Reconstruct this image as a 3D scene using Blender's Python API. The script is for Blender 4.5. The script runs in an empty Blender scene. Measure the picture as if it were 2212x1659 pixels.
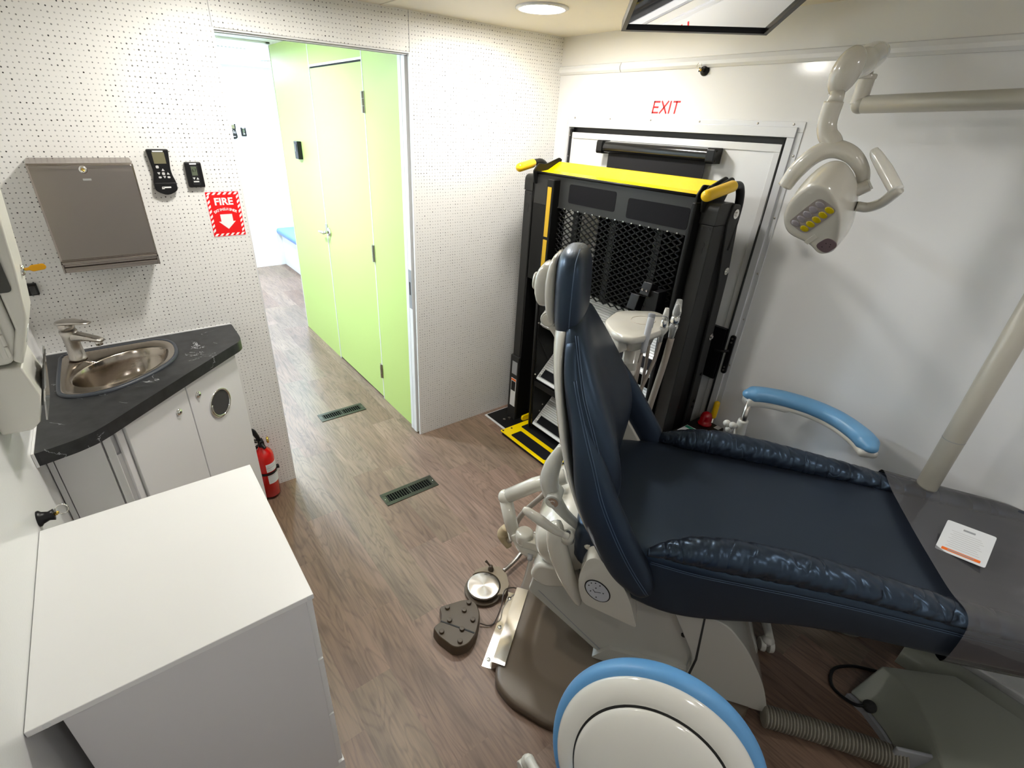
import bpy, bmesh, math, random, bisect
from mathutils import Vector, Matrix, Euler
random.seed(7)
PI = math.pi
scene = bpy.context.scene
COL = scene.collection
V = Vector

# ------------------------------------------------------------------ materials
def newmat(name):
    m = bpy.data.materials.new(name); m.use_nodes = True
    nt = m.node_tree
    return m, nt, nt.nodes['Principled BSDF']

def mat(name, col, rough=0.5, metal=0.0, spec=0.5, coat=0.0, emit=None, estr=0.0, bump=None, aniso=0.0, alpha=None, trans=0.0, tint=None, ior=None):
    m, nt, b = newmat(name)
    b.inputs['Base Color'].default_value = (*col, 1)
    b.inputs['Roughness'].default_value = rough
    b.inputs['Metallic'].default_value = metal
    b.inputs['Specular IOR Level'].default_value = spec
    b.inputs['Coat Weight'].default_value = coat
    b.inputs['Coat Roughness'].default_value = 0.05
    b.inputs['Anisotropic'].default_value = aniso
    b.inputs['Transmission Weight'].default_value = trans
    if ior: b.inputs['IOR'].default_value = ior
    if tint: b.inputs['Specular Tint'].default_value = (*tint, 1)
    if alpha is not None: b.inputs['Alpha'].default_value = alpha
    if emit:
        b.inputs['Emission Color'].default_value = (*emit, 1)
        b.inputs['Emission Strength'].default_value = estr
    if bump:
        sc, st, dist = bump
        tc = nt.nodes.new('ShaderNodeTexCoord'); n = nt.nodes.new('ShaderNodeTexNoise')
        n.inputs['Scale'].default_value = sc; n.inputs['Detail'].default_value = 4
        bp = nt.nodes.new('ShaderNodeBump'); bp.inputs['Strength'].default_value = st; bp.inputs['Distance'].default_value = dist
        nt.links.new(tc.outputs['Object'], n.inputs['Vector']); nt.links.new(n.outputs['Fac'], bp.inputs['Height'])
        nt.links.new(bp.outputs['Normal'], b.inputs['Normal'])
    return m

def N(nt, typ, **kw):
    n = nt.nodes.new(typ)
    for k, v in kw.items(): setattr(n, k, v)
    return n

def math_node(nt, op, a, b=None, c=None):
    n = N(nt, 'ShaderNodeMath', operation=op)
    for i, v in enumerate((a, b, c)):
        if v is None: continue
        if isinstance(v, (int, float)): n.inputs[i].default_value = v
        else: nt.links.new(v, n.inputs[i])
    return n.outputs[0]

def dots_mat():
    m, nt, b = newmat('perforated_panel')
    L = nt.links.new
    geo = N(nt, 'ShaderNodeNewGeometry'); sep = N(nt, 'ShaderNodeSeparateXYZ'); L(geo.outputs['Position'], sep.inputs[0])
    p = 0.0150
    cx = math_node(nt, 'DIVIDE', sep.outputs['X'], p)
    cz = math_node(nt, 'DIVIDE', sep.outputs['Z'], p)
    fx = math_node(nt, 'FLOOR', cx); fz = math_node(nt, 'FLOOR', cz)
    comb = N(nt, 'ShaderNodeCombineXYZ'); L(fx, comb.inputs[0]); L(fz, comb.inputs[2])
    wn = N(nt, 'ShaderNodeTexWhiteNoise', noise_dimensions='3D'); L(comb.outputs[0], wn.inputs['Vector'])
    sc = N(nt, 'ShaderNodeSeparateColor'); L(wn.outputs['Color'], sc.inputs[0])
    # slight jitter of each dot
    jx = math_node(nt, 'MULTIPLY_ADD', sc.outputs[0], 0.16, 0.42)
    jz = math_node(nt, 'MULTIPLY_ADD', sc.outputs[1], 0.16, 0.42)
    dx = math_node(nt, 'SUBTRACT', math_node(nt, 'SUBTRACT', cx, fx), jx)
    dz = math_node(nt, 'SUBTRACT', math_node(nt, 'SUBTRACT', cz, fz), jz)
    d = math_node(nt, 'SQRT', math_node(nt, 'ADD', math_node(nt, 'MULTIPLY', dx, dx), math_node(nt, 'MULTIPLY', dz, dz)))
    r = math_node(nt, 'MULTIPLY_ADD', sc.outputs[2], 0.06, 0.105)
    inside = math_node(nt, 'LESS_THAN', d, r)
    # only on the faces that look along Y
    ns = N(nt, 'ShaderNodeSeparateXYZ'); L(geo.outputs['True Normal'], ns.inputs[0])
    face = math_node(nt, 'GREATER_THAN', math_node(nt, 'ABSOLUTE', ns.outputs['Y']), 0.9)
    inside = math_node(nt, 'MULTIPLY', inside, face)
    ramp = N(nt, 'ShaderNodeValToRGB'); L(wn.outputs['Value'], ramp.inputs[0])
    e = ramp.color_ramp.elements
    e[0].position = 0.0; e[0].color = (0.02, 0.02, 0.02, 1)
    e[1].position = 1.0; e[1].color = (0.58, 0.58, 0.57, 1)
    x = ramp.color_ramp.elements.new(0.10); x.color = (0.05, 0.05, 0.05, 1)
    x = ramp.color_ramp.elements.new(0.22); x.color = (0.2, 0.2, 0.2, 1)
    mix = N(nt, 'ShaderNodeMix', data_type='RGBA'); L(inside, mix.inputs[0])
    mix.inputs[6].default_value = (0.80, 0.795, 0.775, 1); L(ramp.outputs[0], mix.inputs[7])
    L(mix.outputs[2], b.inputs['Base Color']); b.inputs['Roughness'].default_value = 0.45
    return m

def floor_mat():
    m, nt, b = newmat('vinyl_plank_floor')
    L = nt.links.new
    geo = N(nt, 'ShaderNodeNewGeometry'); sep = N(nt, 'ShaderNodeSeparateXYZ'); L(geo.outputs['Position'], sep.inputs[0])
    W = 0.152
    cx = math_node(nt, 'DIVIDE', math_node(nt, 'ADD', sep.outputs['X'], 0.03), W); fx = math_node(nt, 'FLOOR', cx)
    wn1 = N(nt, 'ShaderNodeTexWhiteNoise', noise_dimensions='1D'); L(fx, wn1.inputs['W'])
    cy = math_node(nt, 'ADD', math_node(nt, 'DIVIDE', sep.outputs['Y'], 0.62), math_node(nt, 'MULTIPLY', wn1.outputs['Value'], 7.0))
    fy = math_node(nt, 'FLOOR', cy)
    comb = N(nt, 'ShaderNodeCombineXYZ'); L(fx, comb.inputs[0]); L(fy, comb.inputs[1])
    wn = N(nt, 'ShaderNodeTexWhiteNoise', noise_dimensions='3D'); L(comb.outputs[0], wn.inputs['Vector'])
    # grain coordinates: stretched along y, shifted per plank
    off = N(nt, 'ShaderNodeVectorMath', operation='SCALE'); L(wn.outputs['Color'], off.inputs[0]); off.inputs['Scale'].default_value = 9.0
    add = N(nt, 'ShaderNodeVectorMath', operation='ADD'); L(geo.outputs['Position'], add.inputs[0]); L(off.outputs[0], add.inputs[1])
    mp = N(nt, 'ShaderNodeMapping'); L(add.outputs[0], mp.inputs['Vector']); mp.inputs['Scale'].default_value = (7.0, 0.9, 1)
    n1 = N(nt, 'ShaderNodeTexNoise'); L(mp.outputs[0], n1.inputs['Vector']); n1.inputs['Scale'].default_value = 1.3; n1.inputs['Detail'].default_value = 2.5; n1.inputs['Distortion'].default_value = 0.7
    rings = math_node(nt, 'SINE', math_node(nt, 'MULTIPLY', n1.outputs['Fac'], 105.0))
    rings = math_node(nt, 'POWER', math_node(nt, 'MULTIPLY_ADD', rings, 0.5, 0.5), 3.2)
    mp2 = N(nt, 'ShaderNodeMapping'); L(add.outputs[0], mp2.inputs['Vector']); mp2.inputs['Scale'].default_value = (130, 7, 1)
    n2 = N(nt, 'ShaderNodeTexNoise'); L(mp2.outputs[0], n2.inputs['Vector']); n2.inputs['Scale'].default_value = 1.0; n2.inputs['Detail'].default_value = 5
    mp3 = N(nt, 'ShaderNodeMapping'); L(add.outputs[0], mp3.inputs['Vector']); mp3.inputs['Scale'].default_value = (9, 2.2, 1)
    n3 = N(nt, 'ShaderNodeTexNoise'); L(mp3.outputs[0], n3.inputs['Vector']); n3.inputs['Scale'].default_value = 1.0; n3.inputs['Detail'].default_value = 6
    tone = N(nt, 'ShaderNodeValToRGB'); L(wn.outputs['Value'], tone.inputs[0])
    e = tone.color_ramp.elements
    e[0].color = (0.180, 0.112, 0.078, 1); e[1].color = (0.235, 0.172, 0.122, 1)
    x = e.new(0.3); x.color = (0.228, 0.148, 0.106, 1)
    x = e.new(0.6); x.color = (0.250, 0.170, 0.128, 1)
    x = e.new(0.8); x.color = (0.205, 0.144, 0.098, 1)
    dark = N(nt, 'ShaderNodeMix', data_type='RGBA', blend_type='MULTIPLY'); L(tone.outputs[0], dark.inputs[6]); dark.inputs[7].default_value = (0.40, 0.37, 0.35, 1)
    fine = math_node(nt, 'MULTIPLY', math_node(nt, 'SUBTRACT', n2.outputs['Fac'], 0.42), 1.6)
    f = math_node(nt, 'ADD', math_node(nt, 'MULTIPLY', rings, 0.34), fine)
    mx = N(nt, 'ShaderNodeClamp'); L(f, mx.inputs[0]); mx.inputs['Max'].default_value = 0.85
    L(mx.outputs[0], dark.inputs[0])
    mot = N(nt, 'ShaderNodeMix', data_type='RGBA', blend_type='MULTIPLY'); L(dark.outputs[2], mot.inputs[6])
    mr = N(nt, 'ShaderNodeMapRange'); L(n3.outputs['Fac'], mr.inputs[0]); mr.inputs[1].default_value = 0.3; mr.inputs[2].default_value = 0.7; mr.inputs[3].default_value = 0.80; mr.inputs[4].default_value = 1.25
    cc = N(nt, 'ShaderNodeCombineColor'); L(mr.outputs[0], cc.inputs[0]); L(mr.outputs[0], cc.inputs[1]); L(mr.outputs[0], cc.inputs[2])
    L(cc.outputs[0], mot.inputs[7]); mot.inputs[0].default_value = 1
    L(mot.outputs[2], b.inputs['Base Color'])
    b.inputs['Roughness'].default_value = 0.42
    bp = N(nt, 'ShaderNodeBump'); bp.inputs['Strength'].default_value = 0.25; bp.inputs['Distance'].default_value = 0.001
    L(n2.outputs['Fac'], bp.inputs['Height']); L(bp.outputs[0], b.inputs['Normal'])
    return m

def brushed(name, col, rough, sx=(1, 60, 200)):
    m, nt, b = newmat(name)
    L = nt.links.new
    tc = N(nt, 'ShaderNodeTexCoord'); mp = N(nt, 'ShaderNodeMapping'); L(tc.outputs['Object'], mp.inputs[0]); mp.inputs['Scale'].default_value = sx
    n = N(nt, 'ShaderNodeTexNoise'); L(mp.outputs[0], n.inputs['Vector']); n.inputs['Scale'].default_value = 3; n.inputs['Detail'].default_value = 5
    mr = N(nt, 'ShaderNodeMapRange'); L(n.outputs['Fac'], mr.inputs[0]); mr.inputs[3].default_value = rough - 0.03; mr.inputs[4].default_value = rough + 0.04
    L(mr.outputs[0], b.inputs['Roughness'])
    b.inputs['Base Color'].default_value = (*col, 1); b.inputs['Metallic'].default_value = 1
    b.inputs['Anisotropic'].default_value = 0.6
    bp = N(nt, 'ShaderNodeBump'); bp.inputs['Strength'].default_value = 0.03; bp.inputs['Distance'].default_value = 0.0002
    L(n.outputs['Fac'], bp.inputs['Height']); L(bp.outputs[0], b.inputs['Normal'])
    return m

def leather(name, wrinkle):
    m, nt, b = newmat(name)
    L = nt.links.new
    tc = N(nt, 'ShaderNodeTexCoord')
    b.inputs['Base Color'].default_value = (0.014, 0.0165, 0.024, 1)
    b.inputs['Roughness'].default_value = 0.40
    b.inputs['Specular Tint'].default_value = (0.42, 0.66, 1.0, 1)
    b.inputs['Specular IOR Level'].default_value = 0.8
    n = N(nt, 'ShaderNodeTexNoise'); L(tc.outputs['Object'], n.inputs['Vector']); n.inputs['Scale'].default_value = 420; n.inputs['Detail'].default_value = 3
    bp = N(nt, 'ShaderNodeBump'); bp.inputs['Strength'].default_value = 0.12; bp.inputs['Distance'].default_value = 0.0006
    L(n.outputs['Fac'], bp.inputs['Height'])
    last = bp
    if wrinkle:
        mp = N(nt, 'ShaderNodeMapping'); L(tc.outputs['Object'], mp.inputs[0]); mp.inputs['Scale'].default_value = (11, 2.5, 2.5)
        w = N(nt, 'ShaderNodeTexNoise'); L(mp.outputs[0], w.inputs['Vector']); w.inputs['Scale'].default_value = 1.5; w.inputs['Detail'].default_value = 0.8; w.inputs['Distortion'].default_value = 0.5
        s = math_node(nt, 'ABSOLUTE', math_node(nt, 'SUBTRACT', w.outputs['Fac'], 0.5))
        s = math_node(nt, 'POWER', math_node(nt, 'MULTIPLY', s, 4.0), 0.45)
        b2 = N(nt, 'ShaderNodeBump'); b2.inputs['Strength'].default_value = 0.5; b2.inputs['Distance'].default_value = 0.010
        L(s, b2.inputs['Height']); L(bp.outputs[0], b2.inputs['Normal']); last = b2
    L(last.outputs[0], b.inputs['Normal'])
    return m

def slate_mat():
    m, nt, b = newmat('slate_laminate')
    L = nt.links.new
    tc = N(nt, 'ShaderNodeTexCoord')
    n = N(nt, 'ShaderNodeTexNoise'); L(tc.outputs['Object'], n.inputs['Vector']); n.inputs['Scale'].default_value = 26; n.inputs['Detail'].default_value = 9
    r = N(nt, 'ShaderNodeValToRGB'); L(n.outputs['Fac'], r.inputs[0])
    r.color_ramp.elements[0].position = 0.3; r.color_ramp.elements[0].color = (0.010, 0.0105, 0.012, 1)
    r.color_ramp.elements[1].position = 0.75; r.color_ramp.elements[1].color = (0.030, 0.031, 0.035, 1)
    # thin pale veins
    v = N(nt, 'ShaderNodeTexNoise'); L(tc.outputs['Object'], v.inputs['Vector']); v.inputs['Scale'].default_value = 5.5; v.inputs['Detail'].default_value = 8; v.inputs['Distortion'].default_value = 1.2
    a = math_node(nt, 'ABSOLUTE', math_node(nt, 'SUBTRACT', v.outputs['Fac'], 0.5))
    a = math_node(nt, 'LESS_THAN', a, 0.0028)
    g = N(nt, 'ShaderNodeTexNoise'); L(tc.outputs['Object'], g.inputs['Vector']); g.inputs['Scale'].default_value = 9
    a = math_node(nt, 'MULTIPLY', a, math_node(nt, 'GREATER_THAN', g.outputs['Fac'], 0.57))
    mix = N(nt, 'ShaderNodeMix', data_type='RGBA'); L(a, mix.inputs[0]); L(r.outputs[0], mix.inputs[6]); mix.inputs[7].default_value = (0.35, 0.36, 0.38, 1)
    L(mix.outputs[2], b.inputs['Base Color']); b.inputs['Roughness'].default_value = 0.42
    bp = N(nt, 'ShaderNodeBump'); bp.inputs['Strength'].default_value = 0.3; bp.inputs['Distance'].default_value = 0.001
    L(n.outputs['Fac'], bp.inputs['Height']); L(bp.outputs[0], b.inputs['Normal'])
    return m

def film_mat():
    m, nt, b = newmat('clear_plastic_film')
    L = nt.links.new
    out = nt.nodes['Material Output']
    b.inputs['Base Color'].default_value = (0.30, 0.29, 0.31, 1); b.inputs['Roughness'].default_value = 0.3
    tc = N(nt, 'ShaderNodeTexCoord')
    mp = N(nt, 'ShaderNodeMapping'); L(tc.outputs['Object'], mp.inputs[0]); mp.inputs['Scale'].default_value = (3, 6, 6); mp.inputs['Rotation'].default_value = (0, 0, 0.5)
    w = N(nt, 'ShaderNodeTexNoise'); L(mp.outputs[0], w.inputs['Vector']); w.inputs['Scale'].default_value = 1.3; w.inputs['Detail'].default_value = 2; w.inputs['Distortion'].default_value = 1.0
    bp = N(nt, 'ShaderNodeBump'); bp.inputs['Strength'].default_value = 0.35; bp.inputs['Distance'].default_value = 0.012
    L(w.outputs['Fac'], bp.inputs['Height']); L(bp.outputs[0], b.inputs['Normal'])
    t = N(nt, 'ShaderNodeBsdfTransparent'); ms = N(nt, 'ShaderNodeMixShader'); ms.inputs[0].default_value = 0.20
    L(t.outputs[0], ms.inputs[1]); L(b.outputs[0], ms.inputs[2])
    g = N(nt, 'ShaderNodeBsdfGlossy'); g.inputs['Roughness'].default_value = 0.07; L(bp.outputs[0], g.inputs['Normal'])
    lw = N(nt, 'ShaderNodeFresnel'); lw.inputs['IOR'].default_value = 1.6; L(bp.outputs[0], lw.inputs['Normal'])
    m2 = N(nt, 'ShaderNodeMixShader'); L(lw.outputs[0], m2.inputs[0]); L(ms.outputs[0], m2.inputs[1]); L(g.outputs[0], m2.inputs[2]); L(m2.outputs[0], out.inputs[0])
    return m

M = {}
M['dots'] = dots_mat()
M['floor'] = floor_mat()
M['wall'] = mat('glossy_white_wall_panel', (0.82, 0.825, 0.83), 0.09, bump=(170, 0.05, 0.002))
M['wallup'] = mat('matt_white_upper_panel', (0.80, 0.785, 0.74), 0.45)
M['ceil'] = mat('cream_ceiling_panel', (0.80, 0.755, 0.64), 0.5)
M['plainwall'] = mat('white_wall_paint', (0.85, 0.86, 0.87), 0.5)
M['whiteedge'] = mat('white_edge_trim', (0.78, 0.78, 0.78), 0.35)
M['alu'] = mat('white_painted_aluminium', (0.70, 0.71, 0.73), 0.3, metal=0.15)
M['green'] = mat('lime_green_laminate', (0.50, 0.645, 0.20), 0.45)
M['seal'] = mat('black_rubber_seal', (0.012, 0.012, 0.014), 0.5)
M['gap'] = mat('dark_gap', (0.02, 0.02, 0.02), 0.8)
M['steel'] = brushed('brushed_steel', (0.33, 0.29, 0.265), 0.24, (1, 1, 90))
M['steelv'] = brushed('brushed_nickel', (0.50, 0.47, 0.43), 0.28, (120, 120, 3))
M['chrome'] = mat('chrome', (0.75, 0.74, 0.72), 0.10, 1.0)
M['sinksteel'] = mat('polished_sink_steel', (0.42, 0.37, 0.32), 0.16, 1.0, bump=(14, 0.12, 0.01))
M['brightsteel'] = mat('bright_bent_steel', (0.83, 0.82, 0.80), 0.13, 1.0)
M['brass'] = mat('brass', (0.75, 0.50, 0.12), 0.25, 1.0)
M['amber'] = mat('amber_plastic', (0.70, 0.34, 0.01), 0.25)
M['black'] = mat('black_plastic', (0.007, 0.007, 0.008), 0.35, spec=0.3)
M['blackg'] = mat('gloss_black_plastic', (0.010, 0.010, 0.011), 0.16)
M['lift'] = mat('black_powder_coat', (0.0065, 0.0065, 0.0065), 0.42, spec=0.22, bump=(500, 0.15, 0.0005))
M['liftpost'] = mat('charcoal_powder_coat', (0.020, 0.020, 0.0195), 0.45, spec=0.35, bump=(500, 0.15, 0.0005))
M['void'] = mat('matt_black_board', (0.003, 0.003, 0.003), 0.9, spec=0.05)
M['grip'] = mat('black_grit_tape', (0.008, 0.008, 0.010), 0.85, spec=0.15, bump=(900, 0.8, 0.001))
M['yellow'] = mat('safety_yellow_paint', (0.92, 0.66, 0.0), 0.26)
M['yellowp'] = mat('yellow_vinyl_grip', (0.90, 0.56, 0.01), 0.3)
M['ribalu'] = mat('ribbed_aluminium', (0.80, 0.80, 0.79), 0.4, 0.15)
M['groove_shade'] = mat('aluminium_groove_shaded', (0.42, 0.42, 0.41), 0.45, 0.2)  # same aluminium as the ribs, with the groove shade put into the colour
M['white'] = mat('white_laminate', (0.82, 0.82, 0.825), 0.4)
M['whiteg'] = mat('white_melamine', (0.74, 0.73, 0.75), 0.45, bump=(700, 0.1, 0.0005))
M['slate'] = slate_mat()
M['rubber'] = mat('dark_blue_grey_rubber', (0.035, 0.042, 0.055), 0.4)
M['ivory'] = mat('ivory_gloss_plastic', (0.60, 0.575, 0.505), 0.25, coat=1.0)
M['pale'] = mat('pale_grey_enamel', (0.47, 0.465, 0.425), 0.25, coat=1.0)
M['beige'] = mat('beige_painted_tube', (0.44, 0.42, 0.36), 0.35, bump=(600, 0.1, 0.0004))
M['greybox'] = mat('grey_green_enamel', (0.24, 0.25, 0.21), 0.25, coat=0.6)
M['disp'] = mat('cream_abs_plastic', (0.66, 0.65, 0.60), 0.3)
M['shell'] = mat('off_white_stool_shell', (0.80, 0.79, 0.74), 0.2, coat=1.0)
M['blue'] = mat('sky_blue_vinyl', (0.12, 0.34, 0.66), 0.42, bump=(24, 0.25, 0.006))
M['bluearm'] = mat('steel_blue_vinyl', (0.13, 0.32, 0.55), 0.35)
M['bench'] = mat('bench_blue_vinyl', (0.10, 0.24, 0.75), 0.4)
M['leather'] = leather('navy_leather', False)
M['gather'] = leather('gathered_navy_leather', True); M['gather'].node_tree.nodes['Principled BSDF'].inputs['Roughness'].default_value = 0.33
M['thread'] = mat('blue_grey_thread', (0.06, 0.10, 0.17), 0.5)
M['brown'] = mat('brown_plastic', (0.066, 0.045, 0.026), 0.45)
M['brownbase'] = mat('textured_brown_plate', (0.115, 0.086, 0.060), 0.36, bump=(650, 0.35, 0.0008))
M['taupe'] = mat('taupe_tubing', (0.36, 0.31, 0.26), 0.4)
M['red'] = mat('red_enamel', (0.62, 0.005, 0.004), 0.2, coat=0.4)
M['signred'] = mat('sign_red', (0.80, 0.004, 0.006), 0.35)
M['signwhite'] = mat('sign_white', (0.85, 0.85, 0.85), 0.35)
M['exitred'] = mat('exit_red', (0.80, 0.004, 0.012), 0.5)
M['label'] = mat('label_white', (0.74, 0.76, 0.78), 0.4)
M['labelgrey'] = mat('label_print_grey', (0.30, 0.31, 0.33), 0.5)
M['orange'] = mat('label_orange', (0.85, 0.16, 0.01), 0.4)
M['tealp'] = mat('label_green', (0.02, 0.32, 0.18), 0.4)
M['lcd'] = mat('lcd_olive', (0.16, 0.15, 0.085), 0.3)
M['lcdg'] = mat('lcd_green', (0.10, 0.12, 0.08), 0.3)
M['key'] = mat('light_grey_key', (0.55, 0.55, 0.55), 0.4)
M['mirror'] = mat('mirror_glass', (0.70, 0.71, 0.75), 0.02, 1.0)
M['film'] = film_mat()
M['beacon'] = mat('red_beacon_lens', (0.75, 0.0, 0.01), 0.08, trans=0.5)
M['lens_clear'] = mat('clear_led_lens', (0.33, 0.30, 0.32), 0.08, spec=1.0)
M['lens_yellow'] = mat('yellow_led_lens', (0.55, 0.42, 0.0), 0.08, spec=1.0)
M['module'] = mat('led_module_mauve', (0.33, 0.29, 0.27), 0.3)
M['purple'] = mat('sensor_mauve', (0.16, 0.11, 0.12), 0.3)
M['vent'] = mat('bronze_vent', (0.045, 0.047, 0.033), 0.35, 0.5)
M['glow'] = mat('downlight_diffuser', (1, 1, 1), 0.5, emit=(1.0, 0.965, 0.90), estr=150)
M['glowback'] = mat('downlight_diffuser_rear', (1, 1, 1), 0.5, emit=(1.0, 0.97, 0.93), estr=42)
M['glow_hall_added'] = mat('added_hall_diffuser', (1, 1, 1), 0.5, emit=(0.72, 0.86, 1.0), estr=480)  # emission of the hall lights added out of view
M['pad'] = mat('touchpad_grey', (0.50, 0.51, 0.54), 0.35)
M['smoke'] = mat('smoked_window', (0.05, 0.05, 0.045), 0.1)
M['clearp'] = mat('clear_plastic', (0.85, 0.86, 0.85), 0.08, trans=0.8, ior=1.45)
M['hose'] = mat('grey_corrugated_hose', (0.20, 0.185, 0.15), 0.45)
M['fabric'] = mat('black_blind_fabric', (0.010, 0.010, 0.012), 0.9)
M['darkcable'] = mat('brown_cable', (0.06, 0.045, 0.035), 0.4)

# ------------------------------------------------------------------ mesh helpers
def bm_new(): return bmesh.new()

def add_box(bm, c, s, rot=None):
    ret = bmesh.ops.create_cube(bm, size=1)
    vs = ret['verts']
    mt = Matrix.Translation(V(c)) @ ((rot if rot else Matrix.Identity(3)).to_4x4()) @ Matrix.Diagonal((s[0], s[1], s[2], 1))
    bmesh.ops.transform(bm, matrix=mt, verts=vs)
    return vs

def add_bb(bm, lo, hi):
    return add_box(bm, [(a + b) / 2 for a, b in zip(lo, hi)], [abs(b - a) for a, b in zip(lo, hi)])

def align(d):
    d = V(d).normalized()
    return d.to_track_quat('Z', 'Y').to_matrix()

def add_cyl(bm, p1, p2, r1, r2=None, seg=24, caps=True):
    p1, p2 = V(p1), V(p2); r2 = r1 if r2 is None else r2
    L_ = (p2 - p1).length
    ret = bmesh.ops.create_cone(bm, cap_ends=caps, segments=seg, radius1=r1, radius2=r2, depth=L_)
    mt = Matrix.Translation((p1 + p2) / 2) @ align(p2 - p1).to_4x4()
    bmesh.ops.transform(bm, matrix=mt, verts=ret['verts'])
    return ret['verts']

def add_sphere(bm, c, r, sc=(1, 1, 1), rot=None, u=24, v=14):
    ret = bmesh.ops.create_uvsphere(bm, u_segments=u, v_segments=v, radius=r)
    mt = Matrix.Translation(V(c)) @ ((rot if rot else Matrix.Identity(3)).to_4x4()) @ Matrix.Diagonal((*sc, 1))
    bmesh.ops.transform(bm, matrix=mt, verts=ret['verts'])
    return ret['verts']

def catmull(pts, n=8):
    pts = [V(p) for p in pts]
    if len(pts) < 3: return pts
    out = []
    P = [2 * pts[0] - pts[1]] + pts + [2 * pts[-1] - pts[-2]]
    for i in range(1, len(P) - 2):
        for k in range(n):
            t = k / n
            a, b, c, d = P[i - 1], P[i], P[i + 1], P[i + 2]
            out.append(0.5 * ((2 * b) + (c - a) * t + (2 * a - 5 * b + 4 * c - d) * t * t + (-a + 3 * b - 3 * c + d) * t ** 3))
    out.append(pts[-1])
    return out

def loft(bm, rings, cap=True, closed_ring=True):
    vr = [[bm.verts.new(p) for p in r] for r in rings]
    n = len(rings[0])
    for a, b in zip(vr[:-1], vr[1:]):
        for i in range(n if closed_ring else n - 1):
            j = (i + 1) % n
            try: bm.faces.new((a[i], a[j], b[j], b[i]))
            except ValueError: pass
    if cap:
        try: bm.faces.new(list(reversed(vr[0]))); bm.faces.new(vr[-1])
        except ValueError: pass
    return vr

def add_tube(bm, pts, r, seg=14, n=8, smooth=True, cap=True):
    """r: number or list (one per control point)"""
    base = [V(p) for p in pts]
    path = catmull(base, n) if smooth else base
    if isinstance(r, (int, float)): rs = [r] * len(path)
    else:
        rs = []
        if smooth and len(base) >= 3:
            for i in range(len(base) - 1):
                for k in range(n):
                    t = k / n; rs.append(r[i] * (1 - t) + r[i + 1] * t)
            rs.append(r[-1])
        else: rs = list(r)
    up = V((0, 0, 1))
    tan0 = (path[1] - path[0]).normalized()
    if abs(tan0.dot(up)) > 0.95: up = V((1, 0, 0))
    rings = []
    nrm = (up - tan0 * up.dot(tan0)).normalized()
    for i, p in enumerate(path):
        if i == 0: t = path[1] - path[0]
        elif i == len(path) - 1: t = path[-1] - path[-2]
        else: t = path[i + 1] - path[i - 1]
        t.normalize()
        nrm = (nrm - t * nrm.dot(t)).normalized()
        bi = t.cross(nrm)
        rings.append([p + (nrm * math.cos(2 * PI * k / seg) + bi * math.sin(2 * PI * k / seg)) * rs[i] for k in range(seg)])
    loft(bm, rings, cap)

def add_capsule(bm, p1, p2, r1, r2=None, seg=20):
    r2 = r1 if r2 is None else r2
    p1, p2 = V(p1), V(p2); d = (p2 - p1); L_ = d.length; d.normalize()
    R = align(d); rings = []
    def ring(c, r): return [V(c) + R @ V((math.cos(2 * PI * k / seg) * r, math.sin(2 * PI * k / seg) * r, 0)) for k in range(seg)]
    for k in range(6):
        a = -PI / 2 + (k + 0.15) / 6 * PI / 2
        rings.append(ring(p1 + d * r1 * math.sin(a), r1 * math.cos(a)))
    rings.append(ring(p1, r1)); rings.append(ring(p2, r2))
    for k in range(1, 7):
        a = (k - 0.15) / 6 * PI / 2
        rings.append(ring(p2 + d * r2 * math.sin(a), r2 * math.cos(a)))
    loft(bm, rings)

def add_lathe(bm, prof, c=(0, 0, 0), rot=None, seg=32):
    rot = rot if rot else Matrix.Identity(3); c = V(c)
    rings = [[c + rot @ V((r * math.cos(2 * PI * k / seg), r * math.sin(2 * PI * k / seg), z)) for k in range(seg)] for r, z in prof]
    loft(bm, rings)

def add_prism(bm, poly, h0, h1, mtx=None):
    """poly: list of (x,y); extruded from z=h0 to h1; mtx maps local -> object"""
    mtx = mtx if mtx else Matrix.Identity(4)
    a = [bm.verts.new(mtx @ V((x, y, h0))) for x, y in poly]
    b = [bm.verts.new(mtx @ V((x, y, h1))) for x, y in poly]
    n = len(poly)
    bm.faces.new(list(reversed(a))); bm.faces.new(b)
    for i in range(n):
        j = (i + 1) % n; bm.faces.new((a[i], a[j], b[j], b[i]))

def round_poly(pts, r, seg=5):
    out = []; n = len(pts)
    for i in range(n):
        p0, p1, p2 = V((*pts[i - 1], 0)), V((*pts[i], 0)), V((*pts[(i + 1) % n], 0))
        d1, d2 = (p0 - p1), (p2 - p1)
        rr = r[i] if isinstance(r, (list, tuple)) else r
        rr = min(rr, d1.length * 0.49, d2.length * 0.49)
        a, b = p1 + d1.normalized() * rr, p1 + d2.normalized() * rr
        for k in range(seg + 1):
            t = k / seg
            q = a * (1 - t) ** 2 + p1 * 2 * t * (1 - t) + b * t * t
            out.append((q.x, q.y))
    return out

def rrect(w, h, r, cx=0, cy=0, seg=5):
    return round_poly([(cx - w / 2, cy - h / 2), (cx + w / 2, cy - h / 2), (cx + w / 2, cy + h / 2), (cx - w / 2, cy + h / 2)], r, seg)

def sring(c, ax, ay, a, b, e=2.5, n=24):
    """superellipse ring about c in the plane of unit vectors ax, ay"""
    c, ax, ay = V(c), V(ax), V(ay); out = []
    for k in range(n):
        t = 2 * PI * k / n; ct, st = math.cos(t), math.sin(t)
        out.append(c + ax * (a * math.copysign(abs(ct) ** (2 / e), ct)) + ay * (b * math.copysign(abs(st) ** (2 / e), st)))
    return out

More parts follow.
